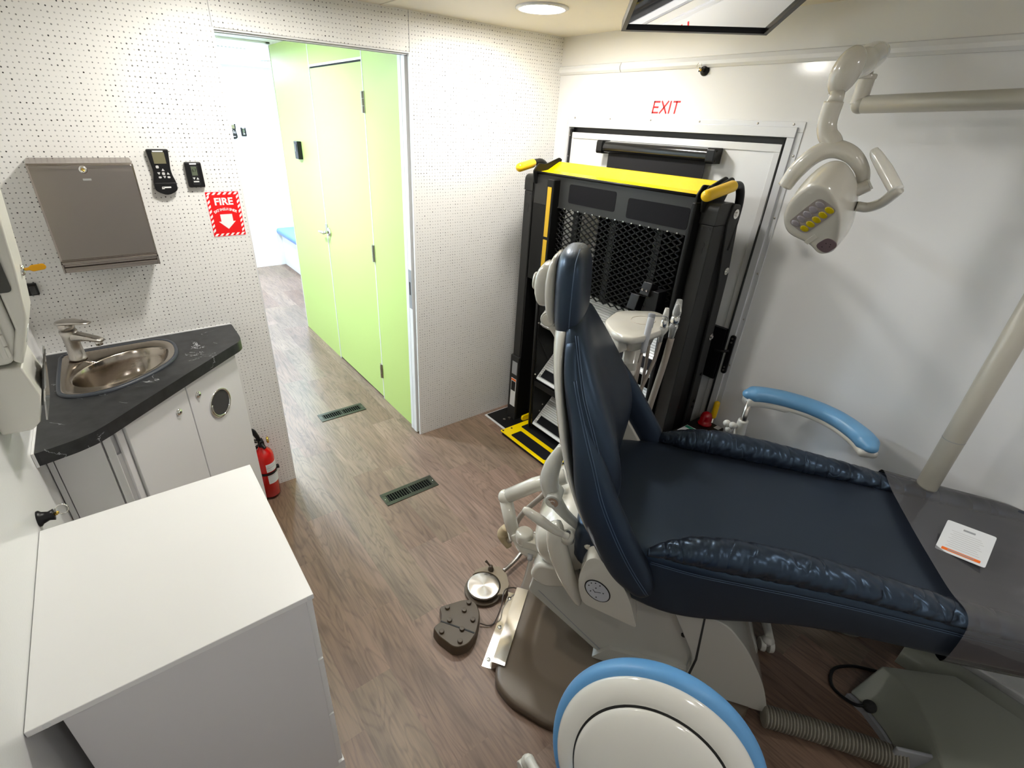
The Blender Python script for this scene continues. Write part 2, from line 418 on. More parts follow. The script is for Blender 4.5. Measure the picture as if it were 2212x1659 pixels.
def obj(name, bm, m, parent=None, smooth=False, bevel=0, sub=0, seg=2, loc=None, solid=0, label=None):
    bmesh.ops.recalc_face_normals(bm, faces=bm.faces[:])
    me = bpy.data.meshes.new(name); bm.to_mesh(me); bm.free()
    if smooth:
        for p in me.polygons: p.use_smooth = True
    me.materials.append(M[m] if isinstance(m, str) else m)
    o = bpy.data.objects.new(name, me); COL.objects.link(o)
    if parent: o.parent = parent
    if loc: o.location = loc
    if solid:
        s = o.modifiers.new('solid', 'SOLIDIFY'); s.thickness = solid
    if bevel:
        b = o.modifiers.new('bevel', 'BEVEL'); b.width = bevel; b.segments = seg; b.limit_method = 'ANGLE'; b.angle_limit = math.radians(35)
        b.harden_normals = False
        if not smooth:
            for p in me.polygons: p.use_smooth = True
            w = o.modifiers.new('wn', 'WEIGHTED_NORMAL'); w.keep_sharp = False; w.weight = 100
    if sub:
        s = o.modifiers.new('sub', 'SUBSURF'); s.levels = sub; s.render_levels = sub
    if label: o['label'] = label
    return o

def tag(o, label, cat, group=None, kind=None):
    o['label'] = label; o['category'] = cat
    if group: o['group'] = group
    if kind: o['kind'] = kind
    return o

def thing(name, label, cat, loc=(0, 0, 0), rz=0.0, group=None):
    o = bpy.data.objects.new(name, None); COL.objects.link(o); o.empty_display_size = 0.05
    o.location = loc; o.rotation_euler = (0, 0, rz)
    return tag(o, label, cat, group)

def struct(name, bm, m, parent=None, **kw):
    o = obj(name, bm, m, parent, **kw)
    if parent is None: o['kind'] = 'structure'
    return o

def box_obj(name, lo, hi, m, parent=None, bevel=0, **kw):
    bm = bm_new(); add_bb(bm, lo, hi); return obj(name, bm, m, parent, bevel=bevel, **kw)

def pieces(name, items, m, parent, **kw):
    """one mesh per item; each item is a function that fills a fresh bmesh"""
    for fn in items:
        bm = bm_new(); fn(bm); obj(name, bm, m, parent, **kw)

def sbox(name, lo, hi, m, parent=None, bevel=0, label=None):
    bm = bm_new(); add_bb(bm, lo, hi); o = struct(name, bm, m, parent, bevel=bevel)
    if label: o['label'] = label
    return o

_fonts = {}
def text_mesh(txt, size, extr=0.0004, shear=0.0, bold=0.0, align_x='CENTER'):
    cu = bpy.data.curves.new('t', 'FONT'); cu.body = txt; cu.size = size; cu.extrude = extr; cu.shear = shear; cu.offset = bold
    cu.align_x = align_x; cu.align_y = 'CENTER'; cu.resolution_u = 3
    o = bpy.data.objects.new('t', cu); COL.objects.link(o)
    dg = bpy.context.evaluated_depsgraph_get(); dg.update()
    me = bpy.data.meshes.new_from_object(o.evaluated_get(dg))
    bm = bm_new(); bm.from_mesh(me)
    bpy.data.objects.remove(o); bpy.data.curves.remove(cu); bpy.data.meshes.remove(me)
    return bm

def text_into(bm, txt, size, mtx, **kw):
    t = text_mesh(txt, size, **kw)
    bmesh.ops.transform(t, matrix=mtx, verts=t.verts[:])
    me = bpy.data.meshes.new('tmp'); t.to_mesh(me); t.free(); bm.from_mesh(me); bpy.data.meshes.remove(me)

def frame(origin, ex, ey):
    """4x4 with local x=ex, y=ey, z=ex x ey"""
    ex, ey = V(ex).normalized(), V(ey).normalized(); ez = ex.cross(ey).normalized(); ey = ez.cross(ex)
    m = Matrix((ex, ey, ez)).transposed().to_4x4(); m.translation = V(origin); return m

WALLA = lambda x, y, z: frame((x, y, z), (1, 0, 0), (0, 0, 1))      # local z points to -Y (into the room)
WALLB = lambda x, y, z: frame((x, y, z), (0, -1, 0), (0, 0, 1))     # local z points to -X (into the room)
FLOORM = lambda x, y, z: Matrix.Translation((x, y, z))

# ------------------------------------------------------------------ camera
cam_d = bpy.data.cameras.new('camera'); cam = bpy.data.objects.new('camera', cam_d); COL.objects.link(cam)
cam.location = (-2.100, -2.228, 1.709)
cam.rotation_euler = (math.radians(61.733), math.radians(-2.285), math.radians(-36.284))
cam_d.sensor_width = 36; cam_d.lens = 36 * 1060.146 / 2212
cam_d.shift_x = (1106 - 1054.218) / 2212; cam_d.shift_y = (831.783 - 829.5) / 2212
cam_d.clip_start = 0.02
scene.camera = cam
scene.view_settings.view_transform = 'Standard'; scene.view_settings.look = 'None'
scene.view_settings.gamma = 1.0; scene.view_settings.use_curve_mapping = False
scene.view_settings.exposure = 0.45
w = bpy.data.worlds.new('world'); scene.world = w; w.use_nodes = True
w.node_tree.nodes['Background'].inputs[0].default_value = (0.8, 0.9, 1, 1); w.node_tree.nodes['Background'].inputs[1].default_value = 0.3
STOOL_C=(-1.483,-2.041,0.515); STOOL_W=0.204; STOOL_H=0.221; STOOL_ROLL=5; STOOL_AZ=-2.680; STOOL_TILT=-0.335
# ================================================================== room shell
WX, YB, H = -2.418, -3.3, 2.10
bm = bm_new(); add_bb(bm, (WX - 0.1, YB - 0.1, -0.1), (0.1, 4.4, 0.0)); struct('floor', bm, 'floor')
bm = bm_new(); add_bb(bm, (WX - 0.1, YB - 0.1, H), (0.1, 0.06, H + 0.1)); struct('ceiling', bm, 'ceil')
sbox('ceiling_hall', (WX - 0.1, 0.06, 2.119), (0.1, 4.4, 2.22), 'plainwall')
sbox('wall_left', (WX - 0.1, YB - 0.1, 0), (WX, 4.4, 2.22), 'wall')
sbox('wall_right', (0, YB - 0.1, 0), (0.1, -1.285, 1.965), 'wall')
sbox('wall_right', (0, YB - 0.1, 1.965), (0.1, 0.06, 2.22), 'wallup')
bm = bm_new(); add_bb(bm, (0, -1.285, 1.74), (0.1, -0.085, 1.965)); struct('wall_right', bm, 'wall')
bm = bm_new(); add_bb(bm, (0, -0.085, 0), (0.1, 0.06, 1.965)); struct('wall_right', bm, 'wall')
sbox('wall_right', (0, 0.06, 0), (0.1, 4.4, 2.22), 'plainwall')
sbox('wall_back', (WX - 0.1, YB - 0.1, 0), (0.1, YB, 2.2), 'wall')
sbox('wall_far', (WX - 0.1, 4.30, 0), (0.1, 4.4, 2.22), 'plainwall')
# perforated front wall: left of the doorway, header, right (pocket) panels
sbox('wall_front', (WX, 0, 0), (-1.651, 0.05, 2.10), 'dots')
sbox('wall_front', (-1.649, 0.0, 1.955), (-0.893, 0.05, 2.10), 'dots')
sbox('wall_front', (-0.891, 0, 0.0), (0, 0.012, 2.10), 'dots')
sbox('wall_front', (-0.891, 0.075, 0.0), (0, 0.09, 2.10), 'plainwall')
# pocket-door edges between the two skins
sbox('trim_1', (-0.8945, 0.0005, 0), (-0.8905, 0.0125, 1.955), 'whiteedge')
sbox('door_2', (-0.905, 0.026, 0.006), (-0.1, 0.060, 1.95), 'whiteedge', bevel=0.002)
sbox('trim_2', (-0.899, 0.0745, 0), (-0.88, 0.105, 1.96), 'whiteedge', bevel=0.002)
sbox('trim_3', (-1.652, -0.0008, 0), (-1.647, 0.051, 1.955), 'whiteedge')
bm = bm_new(); add_bb(bm, (-1.647, 0.012, 1.945), (-0.893, 0.016, 1.956)); add_bb(bm, (-1.647, 0.046, 1.945), (-0.893, 0.05, 1.956)); struct('trim_4', bm, 'alu')
sbox('trim_5', (-1.647, 0.0, 1.950), (-0.893, 0.010, 1.956), 'whiteedge')
sbox('trim_9', (-1.650, -0.001, 1.955), (-1.6485, 0.0, 2.10), 'whiteedge')
sbox('trim_9', (-0.893, -0.001, 1.955), (-0.8915, 0.0, 2.10), 'labelgrey')
# flush pull on the pocket door edge
fp = box_obj('door_pull', (-0.9062, 0.0285, 0.80), (-0.9045, 0.0575, 1.01), 'labelgrey', bpy.data.objects['door_2'])
box_obj('finger_slot', (-0.9068, 0.038, 0.875), (-0.906, 0.052, 0.945), 'gap', fp)
# half-round cove along the right wall, in two lengths
for (a, b_) in ((-0.405, 0.0), (YB, -0.409)):
    bm = bm_new(); prof = [(0, 0.0), (0.006, 0.0), (0.015, 0.010), (0.017, 0.022), (0.010, 0.036), (0, 0.040)]
    add_prism(bm, [(-x, z) for x, z in prof], a, b_, frame((0, 0, 1.935), (1, 0, 0), (0, 0, 1)) @ Matrix.Diagonal((1, 1, -1, 1)))
    struct('trim_6', bm, 'wall', smooth=False)
sbox('baseboard_right', (-0.012, YB, 0), (0, -1.40, 0.06), 'whiteedge', bevel=0.002)
bm = bm_new(); add_bb(bm, (-1.02, YB, 2.0965), (-0.99, 0, 2.1)); struct('trim_8', bm, 'ceil', bevel=0.002)

# green cupboard wall beyond the doorway
gx = -0.884
sbox('wall_green', (gx, 0.106, 0), (0.0, 0.515, 2.119), 'green')
sbox('wall_green', (gx, 1.30, 0), (0.0, 2.08, 2.119), 'green')
sbox('wall_green', (gx, 0.515, 1.965), (0.0, 1.30, 2.119), 'green')
sbox('trim_7', (gx - 0.003, 2.078, 0), (gx + 0.01, 2.084, 2.119), 'whiteedge')
sbox('trim_7', (gx - 0.0015, 1.291, 0), (gx + 0.004, 1.300, 2.119), 'whiteedge')
sbox('trim_7', (gx - 0.0015, 0.514, 0), (gx + 0.004, 0.5225, 2.119), 'whiteedge')
sbox('trim_7', (gx - 0.0015, 0.5225, 1.957), (gx + 0.004, 1.291, 1.968), 'whiteedge')
d3 = sbox('door_3', (gx, 0.527, 0.014), (gx + 0.035, 1.287, 1.948), 'green'); d3['label'] = 'lime green closet door with chrome lever'
sbox('door_edge', (gx + 0.0002, 0.5245, 0.014), (gx + 0.03, 0.527, 1.948), 'whiteedge', d3)
sbox('trim_10', (gx + 0.006, 0.52, 1.9485), (gx + 0.03, 1.291, 1.957), 'gap')
sbox('trim_10', (gx + 0.006, 0.52, 0.0005), (gx + 0.03, 1.291, 0.013), 'gap')
for z in (0.21, 0.99, 1.77):
    bm = bm_new(); add_bb(bm, (gx - 0.004, 0.508, z - 0.05), (gx, 0.545, z + 0.05))
    for k in (-1, 0, 1): add_cyl(bm, (gx - 0.008, 0.5235, z + k * 0.033 - 0.0155), (gx - 0.008, 0.5235, z + k * 0.033 + 0.0155), 0.006, seg=12)
    obj('hinge', bm, 'steelv', d3)
bm = bm_new(); c = V((gx, 1.245, 0.985))
add_cyl(bm, c, c + V((-0.010, 0, 0)), 0.028, seg=28); add_cyl(bm, c, c + V((-0.045, 0, 0)), 0.010, seg=16)
add_tube(bm, [c + V((-0.045, -0.008, 0)), c + V((-0.050, 0.03, 0.0)), c + V((-0.047, 0.075, -0.004)), c + V((-0.042, 0.10, -0.006))], [0.012, 0.010, 0.009, 0.008])
obj('door_lever', bm, 'chrome', d3, smooth=True)
bm = bm_new(); add_bb(bm, (gx - 0.006, 1.272, 0.975), (gx, 1.310, 1.035)); obj('strike_plate', bm, 'steelv', d3, bevel=0.003)

# grille in the hall ceiling
gr = thing('ceiling_air_grille', 'white slatted air return grille in the hall ceiling', 'air grille', (-1.25, 2.15, 2.119))
bm = bm_new()
for (lo, hi) in (((-0.40, -0.27, -0.012), (0.32, -0.24, 0)), ((-0.40, 0.24, -0.012), (0.32, 0.27, 0)), ((-0.40, -0.27, -0.012), (-0.37, 0.27, 0)), ((0.29, -0.27, -0.012), (0.32, 0.27, 0))): add_bb(bm, lo, hi)
obj('frame', bm, 'whiteedge', gr, bevel=0.003)
bm = bm_new()
for k in range(26): add_box(bm, (-0.355 + k * 0.0255, 0, -0.008), (0.012, 0.48, 0.003), Euler((0, 0.5, 0)).to_matrix())
obj('slats', bm, 'whiteedge', gr)
box_obj('backing', (-0.37, -0.24, -0.001), (0.29, 0.24, 0), 'labelgrey', gr)

# ------------------------------------------------------------------ ceiling lights
def downlight(x, y, lab, z=H, glow='glow', r=0.083):
    if glow == 'glow' and y < -2: glow = 'glowback'
    t = thing('downlight', lab, 'ceiling light', (x, y, z), 0, 'recessed round ceiling lights')
    bm = bm_new(); seg = 48
    prof = [(r + 0.018, 0.0), (r + 0.019, -0.004), (r + 0.012, -0.008), (r + 0.002, -0.008), (r, -0.003), (r, 0.0)]
    rings = [[(pr * math.cos(2 * PI * k / seg), pr * math.sin(2 * PI * k / seg), pz) for k in range(seg)] for pr, pz in prof]
    loft(bm, rings, cap=False); obj('trim_ring', bm, 'whiteedge', t, smooth=True)
    bm = bm_new(); add_cyl(bm, (0, 0, -0.005), (0, 0, -0.001), r, seg=48); obj('diffuser', bm, glow, t)
downlight(-0.565, -0.46, 'round white recessed ceiling light shining above the wheelchair lift')
downlight(-1.62, -0.53, 'round recessed ceiling light above the sink corner')
downlight(-0.62, -2.55, 'round recessed ceiling light above the foot of the dental chair')
downlight(-1.75, -2.75, 'round recessed ceiling light behind the camera')
downlight(-1.75, 1.1, 'unseen round hall ceiling light added to brighten the room beyond the doorway', 2.119, 'glow_hall_added', 0.09)  # these hall lights are unseen, added to overexpose the far room
downlight(-1.3, 3.2, 'unseen round ceiling light added to brighten the far end of the hall', 2.119, 'glow_hall_added', 0.09)
downlight(-0.5, 3.4, 'unseen round ceiling light added above the blue bench to brighten the hall', 2.119, 'glow_hall_added', 0.09)

# mirror panel hung under the ceiling
mm = thing('ceiling_mirror', 'black framed mirror panel hanging tilted under the ceiling', 'mirror', (0, 0, 0))
ex = V((0.733, -0.680, 0)).normalized(); ey = V((-0.680, -0.733, 0.19)).normalized(); ez = ex.cross(ey).normalized()
fm = frame((-0.439, -1.111, 2.056) , ex, ey) @ Matrix.Diagonal((1, 1, -1, 1))
bm = bm_new()
def fr_add(bm, lo, hi):
    vs = add_bb(bm, lo, hi); bmesh.ops.transform(bm, matrix=fm, verts=vs)
fw, fh = 0.246, 0.205
fr_add(bm, (-fw, -fh, -0.012), (fw, -fh + 0.014, 0.020)); fr_add(bm, (-fw, fh - 0.014, -0.012), (fw, fh, 0.020))
fr_add(bm, (-fw, -fh, -0.012), (-fw + 0.014, fh, 0.020)); fr_add(bm, (fw - 0.014, -fh, -0.012), (fw, fh, 0.020))
obj('frame', bm, 'black', mm)
bm = bm_new(); fr_add(bm, (-fw + 0.013, -fh + 0.013, -0.003), (fw - 0.013, fh - 0.013, 0.004)); obj('mirror_glass', bm, 'mirror', mm)
bm = bm_new(); fr_add(bm, (-fw + 0.01, -fh + 0.01, 0.010), (fw - 0.01, fh - 0.01, 0.018)); obj('backing', bm, 'black', mm)
bm = bm_new(); add_cyl(bm, (-0.42, -1.09, 2.062), (-0.42, -1.09, 2.10), 0.03); add_cyl(bm, (-0.42, -1.09, 2.092), (-0.42, -1.09, 2.10), 0.06); obj('mount', bm, 'black', mm)

# ------------------------------------------------------------------ exit door in the right wall
bm = bm_new()
yo0, yo1, zo = -1.296, -0.088, 1.752
for lo, hi in (((-0.003, yo0, zo - 0.035), (0, yo1, zo)), ((-0.003, yo0, 0.0), (0, yo0 + 0.035, zo - 0.0351)), ((-0.003, yo1 - 0.02, 0.0), (0, yo1, zo - 0.0351))): add_bb(bm, lo, hi)
for lo, hi in (((-0.010, yo0 + 0.022, zo - 0.052), (0.03, yo1 - 0.012, zo - 0.018)), ((-0.010, yo0 + 0.022, 0), (0.03, yo0 + 0.050, zo - 0.0521)), ((-0.010, yo1 - 0.022, 0), (0.03, yo1 - 0.012, zo - 0.0521))): add_bb(bm, lo, hi)
dfr = struct('trim_11', bm, 'alu', bevel=0.002)
bm = bm_new()
for y in (-0.14, -0.38, -0.62, -0.87, -1.12, -1.255): add_sphere(bm, (-0.0035, y, zo - 0.009), 0.0042, (0.5, 1, 1), u=12, v=8)
for z in (0.35, 0.56, 0.78, 1.0, 1.2, 1.42, 1.64): add_sphere(bm, (-0.0035, yo0 + 0.010, z), 0.0042, (0.5, 1, 1), u=12, v=8)
obj('rivets', bm, 'steelv', dfr, smooth=True)
sbox('trim_12', (0.028, yo0 + 0.04, 0), (0.045, yo1 - 0.01, 1.735), 'seal')
d1 = sbox('door_1', (0.012, -1.232, 0.02), (0.03, -0.128, 1.672), 'plainwall')
bm = bm_new()
add_bb(bm, (0.006, -1.236, 0.02), (0.014, -1.206, 1.6479)); add_bb(bm, (0.006, -1.236, 1.648), (0.014, -0.122, 1.676)); add_bb(bm, (0.006, -0.134, 0.02), (0.014, -0.122, 1.6479))
obj('door_edge_frame', bm, 'wall', d1, bevel=0.002)
bm = bm_new(); add_bb(bm, (-0.001, -0.121, 0.1), (0.016, -0.110, 1.69)); obj('piano_hinge', bm, 'seal', d1)
bm = bm_new()
for z in (0.3, 0.42, 0.55, 0.7, 0.86, 1.0, 1.12, 1.24, 1.36, 1.46, 1.56, 1.66): add_sphere(bm, (-0.0015, -0.1155, z), 0.003, (0.5, 1, 1), u=8, v=6)
obj('hinge_screws', bm, 'steelv', d1, smooth=True)
bm = bm_new(); add_tube(bm, [(-0.006, -1.242, 0.06), (-0.006, -1.242, 1.70)], 0.006, smooth=False); obj('door_gasket', bm, 'seal', d1, smooth=True)

# exit lettering
bm = bm_new()
def letters_exit():
    s = 0.0068; Hh = 0.049
    def bar(p, q, w=s):
        p, q = V((*p, 0)), V((*q, 0)); d = (q - p).normalized(); n = V((-d.y, d.x, 0)) * w / 2
        m = WALLB(-0.0005, -0.688, 1.794)
        sh = lambda v: V((v.x + v.y * 0.10, v.y, 0))
        f = [m @ sh(x) for x in (p - n, q - n, q + n, p + n)]
        g = [x + V((-0.0006, 0, 0)) for x in f]
        a = [bm.verts.new(x) for x in f]; b = [bm.verts.new(x) for x in g]
        bm.faces.new(a); bm.faces.new(b)
        for i in range(4): bm.faces.new((a[i], a[(i + 1) % 4], b[(i + 1) % 4], b[i]))
    h = Hh / 2
    x = -0.066
    bar((x, -h), (x, h)); bar((x - s / 2, h - s / 2), (x + 0.030, h - s / 2)); bar((x, 0), (x + 0.027, 0)); bar((x - s / 2, -h + s / 2), (x + 0.031, -h + s / 2))
    x = -0.028; bar((x, -h), (x + 0.036, h)); bar((x, h), (x + 0.036, -h))
    x = 0.020; bar((x, -h), (x, h))
    x = 0.050; bar((x, -h), (x, h)); bar((x - 0.018, h - s / 2), (x + 0.018, h - s / 2))
letters_exit()
o = obj('exit_lettering', bm, 'exitred'); tag(o, 'thin red italic EXIT lettering on the white wall above the lift', 'lettering')

# black key switch on the right wall
t = thing('key_latch', 'round black key latch with steel ring high above EXIT', 'latch', (0, -0.843, 1.925))
R = align((-1, 0, 0))
bm = bm_new(); add_lathe(bm, [(0.0195, 0), (0.0195, 0.004), (0.016, 0.007), (0.015, 0.010), (0.0, 0.010)], rot=R); obj('base', bm, 'black', t, smooth=True)
bm = bm_new(); add_cyl(bm, (-0.010, 0, 0), (-0.028, 0, 0), 0.0075, 0.0065); add_box(bm, (-0.022, 0.006, 0.002), (0.010, 0.014, 0.016)); obj('cylinder', bm, 'black', t, bevel=0.001)
bm = bm_new(); add_cyl(bm, (-0.028, 0, 0), (-0.034, 0, 0), 0.004); add_sphere(bm, (-0.031, 0.004, 0.002), 0.0045, u=10, v=8); obj('brass_core', bm, 'brass', t, smooth=True)
bm = bm_new(); ring = [V((-0.034, 0.008 + 0.0105 * math.cos(a), 0.012 + 0.0125 * math.sin(a))) for a in [2 * PI * k / 24 for k in range(25)]]; add_tube(bm, ring, 0.0012, seg=8, smooth=False); obj('ring', bm, 'chrome', t, smooth=True)

# roller blind on the exit door
t = thing('roller_blind', 'black roller blind with glossy cassette on the white exit door', 'blind', (0.006, -0.68, 1.62))
prof = round_poly([(0, -0.028), (0.052, -0.022), (0.058, 0.0), (0.05, 0.024), (0, 0.028)], [0.002, 0.01, 0.02, 0.012, 0.002])
bm = bm_new(); add_prism(bm, prof, -0.295, 0.295, frame((0, 0, 0), (-1, 0, 0), (0, 0, 1))); obj('cassette', bm, 'blackg', t, bevel=0.002)
for s in (-1, 1):
    bm = bm_new(); add_prism(bm, round_poly([(0, -0.030), (0.062, -0.030), (0.062, 0.030), (0, 0.030)], [0.003, 0.014, 0.014, 0.003]), 0.285 * s, 0.320 * s, frame((0, 0, 0), (-1, 0, 0), (0, 0, 1)))
    ec = obj('end_cap', bm, 'black', t, bevel=0.002)
    pieces('cap_screw', [lambda b, z=z: add_sphere(b, (-0.045, 0.3205 * -s, z), 0.004, u=8, v=6) for z in (0.018, -0.018)], 'blackg', ec)
box_obj('blind_fabric', (-0.030, -0.272, -0.62), (-0.028, 0.262, -0.02), 'fabric', t)
bm = bm_new(); add_cyl(bm, (-0.029, -0.272, -0.62), (-0.029, 0.262, -0.62), 0.008); obj('bottom_bar', bm, 'black', t, smooth=True)

# black lock box and handle on the exit door
box_obj('lock_cover', (-0.016, -1.234, 0.69), (0.008, -1.02, 0.935), 'black', d1, bevel=0.002)
t = thing('door_handle_bracket', 'black slotted latch bracket on the exit door frame', 'latch', (-0.010, -1.272, 0.83))
bm = bm_new(); add_prism(bm, rrect(0.024, 0.185, 0.012), 0, 0.010, WALLB(0, 0, 0)); obj('plate', bm, 'black', t, bevel=0.002)
pieces('screw', [lambda b, z=z: add_cyl(b, (-0.010, 0, z), (-0.014, 0, z), 0.004, seg=12) for z in (-0.075, -0.06, 0.06, 0.078)], 'steelv', t)
bm = bm_new(); add_tube(bm, [(-0.012, 0, 0.02), (-0.03, 0.02, 0.015), (-0.034, 0.05, 0.01)], 0.006); obj('lever', bm, 'black', t, smooth=True)

# ------------------------------------------------------------------ floor vents
def vent(y, lab):
    t = thing('floor_vent', lab, 'floor vent', (-1.195, y, 0), 0, 'metal floor vents in the planks')
    bm = bm_new(); w_, h_ = 0.148, 0.048
    z1 = 0.004
    iw, ih = 0.124, 0.026
    for lo, hi in (((-w_, -h_, 0), (w_, -ih, z1)), ((-w_, ih, 0), (w_, h_, z1)), ((-w_, -ih, 0), (-iw, ih, z1)), ((iw, -ih, 0), (w_, ih, z1)), ((-0.005, -ih, 0), (0.005, ih, z1))): add_bb(bm, lo, hi)
    obj('frame', bm, 'vent', t, bevel=0.0015)
    box_obj('duct', (-iw, -ih, 0.0003), (iw, ih, 0.001), 'void', t)
    bm = bm_new()
    for s in (-1, 1):
        for k in range(9):
            x = s * (0.012 + k * 0.0134); add_bb(bm, (x - 0.0015, -ih, 0.001), (x + 0.0015, ih, z1 - 0.0008))
    obj('louvers', bm, 'vent', t)
    pieces('screw', [lambda b, s=s: add_sphere(b, (s * 0.138, 0, z1), 0.003, (1, 1, 0.5), u=10, v=6) for s in (-1, 1)], 'chrome', t, smooth=True)
vent(0.498, 'bronze slotted floor vent in the doorway by the green door')
vent(-0.42, 'bronze slotted floor vent in front of the doorway, nearest the chair')

# ------------------------------------------------------------------ blue bench in the hall
t = thing('bench', 'blue cushioned white bench at the end of the hall', 'bench', (0, 0, 0))
box_obj('base', (-0.425, 2.7, 0), (-0.003, 4.297, 0.385), 'plainwall', t, bevel=0.003)
bm = bm_new(); add_bb(bm, (-0.485, 2.7, 0.386), (-0.003, 4.297, 0.455)); obj('cushion', bm, 'bench', t, bevel=0.03, seg=4)
# ================================================================== wall-mounted things on the perforated wall
# paper towel dispenser
t = thing('paper_towel_dispenser', 'brushed steel paper towel dispenser on the perforated wall above the sink', 'dispenser', (-2.128, 0, 1.385))
bm = bm_new()
add_prism(bm, [(0, 0.165), (-0.006, 0.165), (-0.095, 0.155), (-0.105, -0.140), (-0.105, -0.168), (0, -0.168)], -0.137, 0.137, frame((0, 0, 0), (0, 1, 0), (0, 0, 1)))
obj('body', bm, 'steel', t, bevel=0.004)
bm = bm_new(); mt = frame((0, -0.100, 0), (1, 0, 0), (0, 0.034, 1))
add_prism(bm, rrect(0.268, 0.288, 0.008, 0, 0.007), -0.003, 0.006, mt); dr = obj('front_door', bm, 'steel', t, bevel=0.003)
bm = bm_new(); add_lathe(bm, [(0.0115, 0), (0.0115, 0.003), (0.009, 0.006), (0.005, 0.006), (0.0045, 0.004), (0, 0.004)], (0.0, -0.1005, 0.137), align((0, -1, 0))); lk = obj('lock', bm, 'chrome', dr, smooth=True)
bm = bm_new(); add_bb(bm, (-0.001, -0.1075, 0.133), (0.001, -0.1045, 0.141)); obj('key_slot', bm, 'brass', lk)
bm = bm_new(); add_bb(bm, (-0.137, -0.118, -0.150), (0.137, -0.100, -0.140)); add_bb(bm, (-0.137, -0.118, -0.176), (-0.131, -0.02, -0.14)); add_bb(bm, (0.131, -0.118, -0.176), (0.137, -0.02, -0.14)); add_bb(bm, (-0.137, -0.114, -0.176), (0.137, -0.108, -0.16)); obj('bottom_lip', bm, 'steel', t, bevel=0.002)
box_obj('towel_slot', (-0.12, -0.105, -0.171), (0.12, -0.04, -0.1665), 'gap', t)
bm = bm_new(); add_prism(bm, rrect(0.022, 0.006, 0.001), 0, 0.0006, WALLA(0.003, -0.1025, 0.108)); obj('embossed_plate', bm, 'brightsteel', t)

def tri(bm, cx, cy, s, up, mt, h0, h1):
    k = 1 if up else -1
    add_prism(bm, round_poly([(cx - s, cy - k * s * 0.8), (cx + s, cy - k * s * 0.8), (cx, cy + k * s * 0.9)], s * 0.2, 2), h0, h1, mt)

def remote(loc, mtx, lab, grp):
    t = thing('remote_controller', lab, 'remote control', loc, 0, grp)
    out = round_poly([(-0.034, 0.074), (0.034, 0.074), (0.030, 0.035), (0.026, 0.0), (0.036, -0.035), (0.035, -0.058), (0.0, -0.079), (-0.035, -0.058), (-0.036, -0.035), (-0.026, 0.0), (-0.030, 0.035)], [0.006, 0.006, 0.02, 0.02, 0.02, 0.025, 0.03, 0.025, 0.02, 0.02, 0.02], 4)
    bm = bm_new(); add_prism(bm, out, 0, 0.020, mtx); obj('body', bm, 'black', t, bevel=0.004, seg=3)
    bm = bm_new(); add_prism(bm, round_poly([(-0.033, -0.034), (0.033, -0.034), (0.037, -0.060), (0, -0.080), (-0.037, -0.060)], [0.004, 0.004, 0.025, 0.03, 0.025], 4), 0.004, 0.023, mtx); obj('holder', bm, 'black', t, bevel=0.003)
    bm = bm_new(); add_prism(bm, rrect(0.037, 0.036, 0.001, 0, 0.046), 0.0195, 0.0206, mtx); obj('screen', bm, 'lcd', t)
    bm = bm_new()
    for (a, b_, u) in ((0.003, 0.008, 1), (-0.012, -0.004, 0), (0.016, -0.004, 1), (0.003, -0.016, 0)): tri(bm, a, b_, 0.0048, u, mtx, 0.0195, 0.0215)
    for (a, b_) in ((-0.012, 0.0175), (0.002, -0.0045), (-0.011, -0.0165), (0.016, -0.0165)): add_prism(bm, rrect(0.009, 0.0062 if b_ < -0.01 else 0.009, 0.003, a, b_, 3), 0.0195, 0.0212, mtx)
    obj('buttons', bm, 'key', t)
    bm = bm_new(); add_bb(bm, (-0.016, 0.0655, 0.0196), (0.016, 0.0695, 0.0206)); add_bb(bm, (-0.013, -0.052, 0.0228), (0.015, -0.0475, 0.0236)); add_bb(bm, (-0.014, -0.055, 0.0228), (-0.006, -0.0495, 0.0236))
    bmesh.ops.transform(bm, matrix=mtx, verts=bm.verts[:]); obj('printed_mark', bm, 'signwhite', t)

def thermostat(loc, mtx, lab, grp):
    t = thing('thermostat', lab, 'thermostat', loc, 0, grp)
    bm = bm_new(); add_prism(bm, rrect(0.054, 0.086, 0.006), 0, 0.018, mtx); obj('body', bm, 'black', t, bevel=0.004, seg=3)
    bm = bm_new(); add_prism(bm, rrect(0.028, 0.066, 0.004, 0.001, -0.003), 0.017, 0.0195, mtx); obj('bezel', bm, 'blackg', t, bevel=0.001)
    bm = bm_new(); add_prism(bm, rrect(0.018, 0.030, 0.001, 0, 0.013), 0.019, 0.0203, mtx); sc = obj('screen', bm, 'lcdg', t)
    bm = bm_new(); text_into(bm, '67', 0.016, mtx @ Matrix.Translation((0, 0.015, 0.0204)), extr=0.0002); obj('digits', bm, 'black', sc)
    bm = bm_new(); tri(bm, -0.0055, -0.012, 0.0045, 0, mtx, 0.019, 0.021); tri(bm, 0.006, -0.012, 0.0045, 1, mtx, 0.019, 0.021); add_prism(bm, rrect(0.018, 0.0045, 0.001, 0, -0.0225), 0.019, 0.021, mtx); obj('buttons', bm, 'key', t)
    bm = bm_new(); add_bb(bm, (-0.011, 0.0348, 0.0178), (0.011, 0.0392, 0.0188)); bmesh.ops.transform(bm, matrix=mtx, verts=bm.verts[:]); obj('printed_mark', bm, 'signwhite', t)

